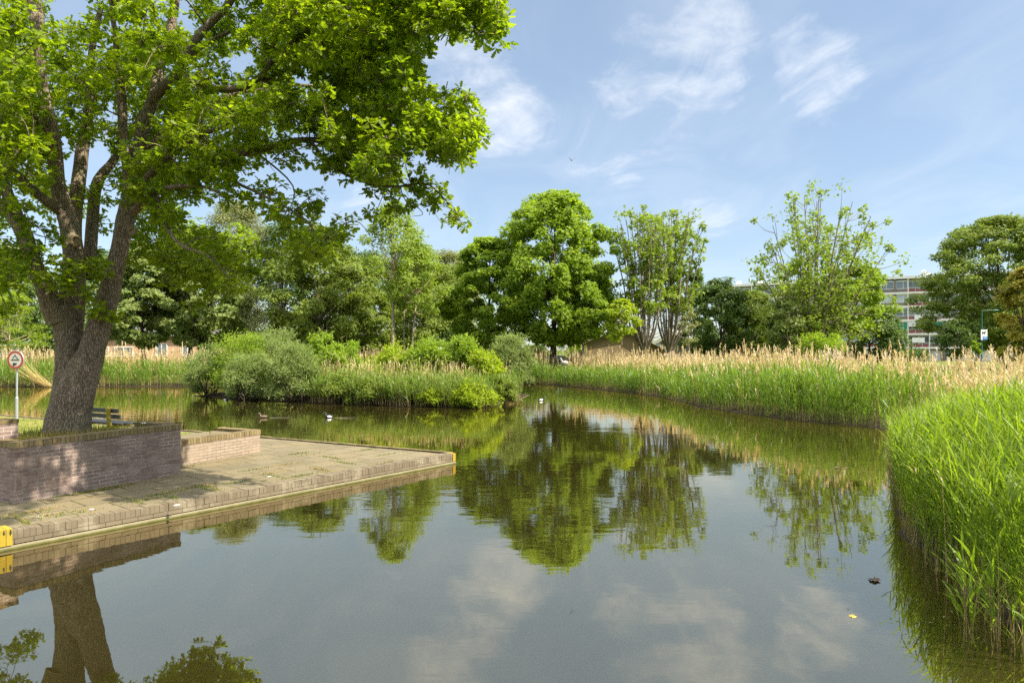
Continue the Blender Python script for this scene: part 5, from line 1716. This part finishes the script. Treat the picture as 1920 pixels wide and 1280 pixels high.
# ------------------------------------------------------------------ apartment flats
ap0 = np.array([48.0, 151.0])
ang = math.atan2(-.523, .852)
flats = empty('apartment_building', (ap0[0], ap0[1], .4), ang)
tag(flats, 'long five-storey apartment block with red balcony panels behind the trees at right', 'building')
UW, NU, NF, FH, G0 = 8.25, 7, 5, 2.68, 2.55
S0 = 35.9 - 1.7 - 2.35 - 4 * UW + .0          # start so that a balcony column lands where the photo shows it
s_start, s_end = S0, S0 + NU * UW
ZT = G0 + NF * FH
mb = MB()
mb.box(s_start, s_end, 1.5, 11, 0, ZT + .05, 0)
mb.build('core', M['facade_pale'], flats)
mb = MB()
mb.box(s_start - .2, s_end + .2, -.25, 11.1, ZT + .06, ZT + .55)
mb.build('roof', M['concrete_white'], flats)
for k in range(NF):
    mb = MB()
    z = G0 + k * FH
    mb.box(s_start - .1, s_end + .1, -.18, 1.49, z - .22, z + .12)
    mb.build('floor_slab', M['concrete_white'], flats)
mb = MB()
mb.box(s_start, s_end, .5, 1.49, 0, G0 - .24)
mb.build('ground_storey', M['facade_brown'], flats)
rd = np.random.default_rng(5)
pane_kinds = ['glass', 'glass_pale', 'glass', 'glass_pale', 'glass']
for u in range(NU):
    x0 = S0 + u * UW
    mb = MB()
    mb.box(x0, x0 + .34, -.10, 1.0, .0, ZT + .04)
    mb.build('pier', M['facade_brown'], flats)
    mb = MB()
    for xx in (x0 + 2.42, x0 + 5.98):
        mb.box(xx - .07, xx + .07, -.20, 1.0, .0, ZT + .05)
    mb.build('post', M['concrete_white'], flats)
    mb = MB()
    for j in range(3):
        mb.box(x0 + .5 + j * 2.6, x0 + 2.6 + j * 2.6, .46, .497, .05, G0 - .5, tint=.5)
    mb.build('garage_door', M['concrete_white'] if u % 2 else M['facade_pale'], flats)
    for k in range(NF):
        z = G0 + k * FH
        for (a, b, split) in ((x0 + .36, x0 + 2.33, .62), (x0 + 6.07, x0 + UW - .02, .40)):
            fr = MB()
            fr.box(a, b, .10, .16, z + .78, z + .86)
            fr.box(a, b, .10, .16, z + 2.22, z + 2.44)
            for xx in (a, a + (b - a) * split - .03, b - .07):
                fr.box(xx, xx + .07, .10, .16, z + .865, z + 2.215)
            wn = fr.build('window', M['white'], flats)
            pb = MB()
            pb.box(a + .075, b - .075, .17, .19, z + .87, z + 2.21)
            teal = (u == 4 and k == 1) or (u == 4 and k == 2 and a > x0 + 4)
            pb.build('pane', M['glass_teal'] if teal and k == 1 else M[pane_kinds[rd.integers(0, 5)]], wn)
            sp_ = MB()
            sp_.box(a, b, .06, .5, z + .13, z + .77)
            sp_.build('spandrel', M['facade_brown'], wn)
        # balcony: set-back glazing, red panels, rails
        bal = MB()
        bx0, bx1 = x0 + 2.50, x0 + 5.90
        for j in range(3):
            w3 = (bx1 - bx0) / 3
            bal.box(bx0 + j * w3 + .03, bx0 + (j + 1) * w3 - .03, -.15, -.11, z + .14, z + .66)
        bo_ = bal.build('balcony', M['balcony_red'], flats)
        rl = MB()
        rl.box(bx0, bx1, -.155, -.105, z + .92, z + .98)
        for j in range(4):
            xx = bx0 + j * (bx1 - bx0) / 3
            rl.box(xx - .025, xx + .025, -.16, -.10, z + .125, z + .915)
        rl.build('railing', M['concrete_white'], bo_)
        dr = MB()
        for j, (f0, f1) in enumerate([(.02, .20), (.22, .45), (.56, .76), (.78, .98)]):
            aa, bb = bx0 + (bx1 - bx0) * f0, bx0 + (bx1 - bx0) * f1
            dr.box(aa, bb, .98, 1.0, z + (.15 if j % 2 else .8), z + 2.15)
        dr.build('balcony_glazing', M['glass'] if (u + k) % 3 else M['glass_pale'], bo_)
        bw = MB()
        bw.box(bx0, bx1, 1.01, 1.48, z + .13, z + 2.44)
        bw.build('balcony_wall', M['concrete_white'], bo_)
for px_off in (4.5, 4.9, 5.4):
    pass
mb = MB()
mb.box(S0 + 4 * UW + 4.6, S0 + 4 * UW + 5.4, 3, 3.8, ZT + .56, ZT + 1.7)
mb.box(S0 + 4 * UW + 5.45, S0 + 4 * UW + 6.2, 3, 3.8, ZT + .56, ZT + 1.3)
mb.box(S0 + 4 * UW + 4.7, S0 + 4 * UW + 5.2, 3.1, 3.6, ZT + 1.705, ZT + 2.0)
mb.build('chimney', M['facade_pale'], flats)
mb = MB()
for xx in (2.0, 6.5, 11.3):
    mb.box(S0 + xx, S0 + xx + .9, 3, 4, ZT + .56, ZT + 1.5)
    mb.tube([(S0 + xx + 3.2, 2.2, ZT + .5), (S0 + xx + 3.2, 2.2, ZT + 2.6)], .04, 5)
mb.build('roof_vent', M['facade_pale'], flats)
# things hung from balconies
bu = S0 + 4 * UW


def hung(name, label, a, b, y, z0, z1, mat, cat, sag=.0):
    n, m = 14, 8
    V = []
    for i in range(m):
        for k in range(n):
            t, v = k / (n - 1), i / (m - 1)
            V.append((bu + a + (b - a) * t + .02 * math.sin(9 * v + k), y - .05 * math.sin(k * 1.9) * (.3 + v) - .05 * v, z1 + (z0 - z1) * v * (1 + sag * math.sin(math.pi * t * 3 + 1)) - sag * .3 * math.sin(math.pi * t)))
    mb = MB()
    k = (np.arange(m - 1)[:, None] * n + np.arange(n - 1)[None]).ravel()
    V = np.array(V)
    mb.add(V, np.stack([k, k + 1, k + n + 1, k + n], 1))
    mb.add(V + [0, .03, 0], np.stack([k, k + n, k + n + 1, k + 1], 1))
    o = mb.build(name, M[mat], smooth=True)
    o.location = flats.location
    o.rotation_euler = flats.rotation_euler
    tag(o, label, cat)


z2 = G0 + 2 * FH
hung('hanging_sheet', 'white bed sheet folded over the railing of the middle floor balcony', 3.5, 4.9, -.24, z2 + .10, z2 + 1.02, 'white', 'laundry', .12)
z1_ = G0 + 1 * FH
hung('balcony_awning', 'wide pale grey awning cloth across the second lowest balcony', 2.5, 5.85, -.30, z1_ + 1.42, z1_ + 2.38, 'facade_pale', 'awning', .05)
hung('balcony_screen', 'cream cloth screen stretched across the lowest balcony', 3.1, 5.2, -.24, G0 + .98, G0 + 1.95, 'concrete_white', 'screen', .03)


# ------------------------------------------------------------------ hall with low gables behind the saplings
def hall(label, d, pts, depth, wall, roofm):
    """pts: photo points of the gable roofline, left to right"""
    g = np.array([(X(p[0], d), Z(p[1], d)) for p in pts])
    o = empty('hall', (g[:, 0].mean(), d, .35))
    tag(o, label, 'building')
    g = g - [g[:, 0].mean(), .35]
    n = len(g)
    mb = MB()
    F = [(g[i][0], y, z) for y in (0, depth) for i in range(n) for z in (-.1, g[i][1] - .12)]
    V = np.array(F)
    fs = []
    for i in range(n - 1):
        a = 2 * i
        fs.append((a, a + 2, a + 3, a + 1))
        b = 2 * n + 2 * i
        fs.append((b + 2, b, b + 1, b + 3))
    fs += [(0, 1, 2 * n + 1, 2 * n), (2 * n - 2, 4 * n - 2, 4 * n - 1, 2 * n - 1)]
    mb.add(V, fs)
    mb.build('wall', M[wall], o)
    mb = MB()
    for i in range(n - 1):
        a, b = g[i], g[i + 1]
        ex = (b - a) / np.linalg.norm(b - a) * .35
        if i == 0:
            a = a - ex
        if i == n - 2:
            b = b + ex
        V = [(p[0], y, p[1] + z) for p in (a, b) for y in (-.5, depth + .5) for z in (-.09, .05)]
        mb.add(np.array(V), [(0, 1, 5, 4), (2, 6, 7, 3), (1, 3, 7, 5), (0, 4, 6, 2), (0, 2, 3, 1), (4, 5, 7, 6)])
    mb.build('roof', M[roofm], o)
    mb = MB()
    for i in range(n - 1):
        a, b = g[i], g[i + 1]
        ex = (b - a) / np.linalg.norm(b - a) * .36
        if i == 0:
            a = a - ex
        if i == n - 2:
            b = b + ex
        V = [(p[0], y, p[1] + z) for p in (a, b) for y in (-.56, -.503) for z in (-.34, .055)]
        mb.add(np.array(V), [(0, 1, 5, 4), (2, 6, 7, 3), (1, 3, 7, 5), (0, 4, 6, 2), (0, 2, 3, 1), (4, 5, 7, 6)])
    mb.build('fascia', M['fascia'], o)
    return o


h1 = hall('low brown brick hall with a pale gabled roof edge behind the saplings', 74, [(1084, 640), (1128, 624), (1182, 615), (1248, 652)], 14, 'hall_brick', 'hall_roof')
h2 = hall('second darker gable of the low hall, right of the sparse pair of trunks', 80, [(1216, 645), (1262, 622), (1330, 650)], 12, 'facade_brown', 'hall_roof')
mb = MB()
mb.box(2.2, 3.0, -.05, -.02, 0, 2.1)
mb.build('door', M['door_dark'], h2)
mb = MB()
mb.box(-.2, 1.3, 2, 3.5, 4.4, 5.2)
mb.box(-.5, 1.6, 1.8, 3.7, 5.21, 5.36)
mb.build('skylight', M['facade_pale'], h2)


def house(label, x0, x1, d, eave, ridge, wall, roofm, wins, depth=8.0):
    a, b = X(x0, d), X(x1, d)
    o = empty('house', ((a + b) / 2, d, .35))
    tag(o, label, 'house')
    hw = (b - a) / 2
    ze, zr = Z(eave, d) - .35, Z(ridge, d) - .35
    mb = MB()
    mb.box(-hw, hw, 0, depth, -.1, ze)
    mb.build('wall', M[wall], o)
    mb = MB()
    V = np.array([(-hw - .3, -.4, ze + .005), (hw + .3, -.4, ze + .005), (hw + .3, depth + .4, ze + .005), (-hw - .3, depth + .4, ze + .005), (-hw - .3, depth / 2, zr), (hw + .3, depth / 2, zr)])
    mb.add(V, [(0, 1, 5, 4), (2, 3, 4, 5), (3, 2, 1, 0)])
    mb.add(V, [(1, 2, 5), (3, 0, 4)])
    mb.build('roof', M[roofm], o)
    for (wa, wb, wt, wbm) in wins:
        xa, xb = X(wa, d) - (a + b) / 2, X(wb, d) - (a + b) / 2
        zt_, zb_ = Z(wt, d) - .35, Z(wbm, d) - .35
        fr = MB()
        t_ = .09
        fr.box(xa, xb, -.06, -.004, zb_, zb_ + t_)
        fr.box(xa, xb, -.06, -.004, zt_ - t_, zt_)
        for xx in (xa, (xa + xb) / 2 - t_ / 2, xb - t_):
            fr.box(xx, xx + t_, -.06, -.004, zb_ + t_ + .002, zt_ - t_ - .002)
        wn = fr.build('window', M['white'], o)
        pb = MB()
        pb.box(xa + t_ * .6, xb - t_ * .6, -.03, -.006, zb_ + t_ * .6, zt_ - t_ * .6)
        pb.build('pane', M['glass'], wn)
    return o


house('salmon brick house with white windows glimpsed beneath the chestnuts', 176, 405, 72, 630, 612, 'salmon_brick', 'dark_roof', [(214, 250, 650, 668), (292, 314, 644, 668), (342, 362, 648, 668), (186, 204, 650, 668)])
house('white house with a reddish roof just showing above the island elders', 655, 760, 92, 652, 628, 'concrete_white', 'red_tile', [(690, 708, 656, 668), (724, 740, 656, 668)])
house('pale small building half hidden in the dark trees right of the hall', 1340, 1378, 80, 648, 634, 'concrete_white', 'dark_roof', [(1350, 1362, 654, 664)], 5)

# glasshouse at the far left
gh = empty('glasshouse', (X(20, 66), 66, .35))
tag(gh, 'white framed glazed veranda at the left edge behind the far reeds', 'glasshouse')
mb = MB()
for i in range(13):
    xx = -5 + i * .62
    mb.box(xx - .035, xx + .035, -.05, .05, 0, 2.45)
for z in (.0, 1.55, 2.45):
    mb.box(-5.04, 2.48, -.06, .06, z + .001, z + .09)
mb.build('frame', M['white'], gh)
mb = MB()
mb.box(-5, 2.44, .0, .02, .05, 2.44)
mb.build('glazing', M['glass'], gh)
mb = MB()
mb.box(-5.1, 2.55, -.1, 4.0, 2.545, 2.70)
mb.build('roof', M['concrete_white'], gh)
mb = MB()
mb.box(-5, 2.44, 3.9, 4.0, 0, 2.54)
mb.build('wall', M['facade_brown'], gh)


# ------------------------------------------------------------------ parked cars under the maples
def car(label, px, d, paint, rz):
    o = empty('parked_car', (X(px, d), d, .40), rz)
    tag(o, label, 'car', 'cars parked beyond the maples')
    prof = [(-2.1, .35), (-2.12, .75), (-1.95, .92), (-1.5, .98), (-1.0, 1.38), (-.4, 1.47), (.5, 1.42), (1.15, .98), (1.9, .85), (2.12, .68), (2.12, .35)]
    mb = MB()
    n = len(prof)
    V = []
    for y, ins in ((-.85, 0), (-.78, .04), (.78, .04), (.85, 0)):
        for (a, z) in prof:
            top_in = max(0, (z - .95)) * .35
            V.append((a, y * (1 - top_in * .5), z + ins))
    F = []
    for r in range(3):
        for i in range(n):
            F.append((r * n + i, r * n + (i + 1) % n, (r + 1) * n + (i + 1) % n, (r + 1) * n + i))
    mb.add(np.array(V), F)
    for off in (0, 3 * n):
        cV = np.vstack([np.array(V)[off:off + n], np.array(V)[off:off + n].mean(0)])
        mb.add(cV, [(i, (i + 1) % n, n) for i in range(n)])
    mb.build('body', M[paint], o, smooth=False)
    for sy in (-1, 1):
        mb = MB()
        y = sy * .805
        mb.add(np.array([(-1.25, y * .99, 1.0), (.95, y * .99, 1.0), (.45, y * .94, 1.36), (-.92, y * .94, 1.34)]) + [0, sy * .04, 0], [(0, 1, 2, 3)])
        mb.build('side_window', M['glass'], o)
        for xx in (-1.3, 1.35):
            mb = MB()
            mb.tube([(xx, sy * .70, .31), (xx, sy * .88, .31)], .31, 16)
            wh = mb.build('wheel', M['tyre'], o)
            mb = MB()
            mb.tube([(xx, sy * .875, .31), (xx, sy * .89, .31)], .19, 12)
            mb.build('rim', M['grey_metal'], wh)
    mb = MB()
    for sy in (-1, 1):
        mb.box(2.07, 2.14, sy * .62 - .14, sy * .62 + .14, .62, .74)
    mb.build('headlight', M['white'], o)
    return o


car('silver car parked beyond the big maple, nearer the island', 998, 84, 'car_silver', .1)
car('dark car parked just right of the big maple trunk', 1048, 82, 'car_dark', .1)
car('silver car half hidden behind the smaller maple trunks', 1022, 88, 'car_silver', -.05)


# ------------------------------------------------------------------ lamps, dog sign, stakes, fence
def lamp(label, px, d, top, arm, gz=.35):
    zt = Z(top, d) - gz
    o = empty('street_lamp', (X(px, d), d, gz))
    tag(o, label, 'street lamp', 'green street lamps')
    mb = MB()
    mb.tube([(0, 0, -.1), (0, 0, 1.1), (0, 0, 1.15), (0, 0, zt)], [.075, .075, .055, .045], 10)
    mb.build('pole', M['lamp_green'], o, smooth=True)
    mb = MB()
    mb.tube(catmull([(0, 0, zt - .02), (arm * .4, 0, zt + .06), (arm, 0, zt + .08)], 4), .03, 8)
    mb.build('arm', M['lamp_green'], o, smooth=True)
    mb = MB()
    blob(mb, (arm * 1.25, 0, zt + .06), (.36, .12, .07), 12, 8)
    mb.build('lamp_head', M['lamp_green'], o, smooth=True)
    return o


lamp('green street lamp carrying the dog sign at the right of the reeds', 1841, 58, 583, .9)
lamp('farther thin green street lamp left of the dog sign', 1823, 84, 612, -.6)
lamp('green street lamp beside the pale trunk left of the lone sparse tree', 1473, 60, 592, .5)
dd_ = 57.85
ds = empty('dog_sign', (X(1845, dd_), dd_, Z(637, dd_)))
tag(ds, 'white and blue sign with a black dog, fixed to the green lamp post', 'sign')
mb = MB()
mb.box(-.27, .27, -.02, 0, 0, .86)
mb.build('white_panel', M['white'], ds)
mb = MB()
mb.box(-.14, .262, -.0245, -.0205, .008, .30)
mb.build('blue_panel', M['blue'], ds)
mb = MB()
for (a, b, z) in ((-.10, .22, .20), (-.06, .18, .12)):
    s = a
    while s < b:
        w_ = rd.uniform(.02, .045)
        mb.box(s, s + w_, -.0285, -.025, z, z + .035)
        s += w_ + .012
mb.build('white_lettering', M['white'], ds)
dog = [(-.17, .42), (-.13, .42), (-.12, .52), (.02, .53), (.04, .42), (.09, .42), (.08, .55), (.10, .62), (.17, .63), (.18, .68), (.11, .72), (.07, .75), (.05, .68), (-.10, .66), (-.19, .73), (-.17, .60)]
mb = MB()
n = len(dog)
me = bpy.data.meshes.new('dog_pictogram')
me.from_pydata([(x, -.0212, z) for x, z in dog] + [(x, -.0252, z) for x, z in dog], [], [tuple(range(n)), tuple(reversed(range(n, 2 * n)))] + [(i, n + i, n + (i + 1) % n, (i + 1) % n) for i in range(n)])
me.materials.append(M['black'])
o = bpy.data.objects.new('dog_pictogram', me)
C.objects.link(o)
o.parent = ds
mb = MB()
for z in (.2, .68):
    mb.box(-.30, .06, .002, .10, z, z + .04)
mb.build('bracket', M['lamp_green'], ds)


def stakes(label, px, d):
    o = empty('tree_stakes', (X(px, d), d, .35))
    tag(o, label, 'stakes', 'stakes beside the saplings')
    for xx in (-.45, .45):
        mb = MB()
        mb.tube([(xx, 0, -.1), (xx, 0, 1.9)], .04, 8)
        mb.build('stake', M['wood'], o, smooth=True)
    mb = MB()
    mb.box(-.44, .44, -.05, -.042, 1.45, 1.52)
    mb.build('strap', M['black'], o)


stakes('pair of wooden stakes holding the yellow-green young maple', 1146, 52)
stakes('pair of wooden stakes holding the whitish sapling', 1292, 54)
pst = MB()
pst.tube([(0, 0, -.1), (0, 0, 2.3)], .05, 8)
o = pst.build('wooden_post', M['wood'])
o.location = (X(1386, 60), 60, .35)
tag(o, 'plain wooden post among the dark trees right of the hall', 'post')

fe = empty('rail_fence', (X(1720, 56), 56, .35))
tag(fe, 'low yellowish wooden rail fence across the grass before the flats', 'fence')
mb = MB()
mb.box(-5, 4.6, -.03, .03, .72, .82)
mb.box(-5, 4.6, -.03, .03, .40, .50)
mb.build('rail', M['wood'], fe)
for i in range(6):
    mb = MB()
    xx = -4.9 + i * 1.88
    mb.box(xx - .05, xx + .05, .032, .13, -.1, .9)
    mb.build('post', M['wood'], fe)
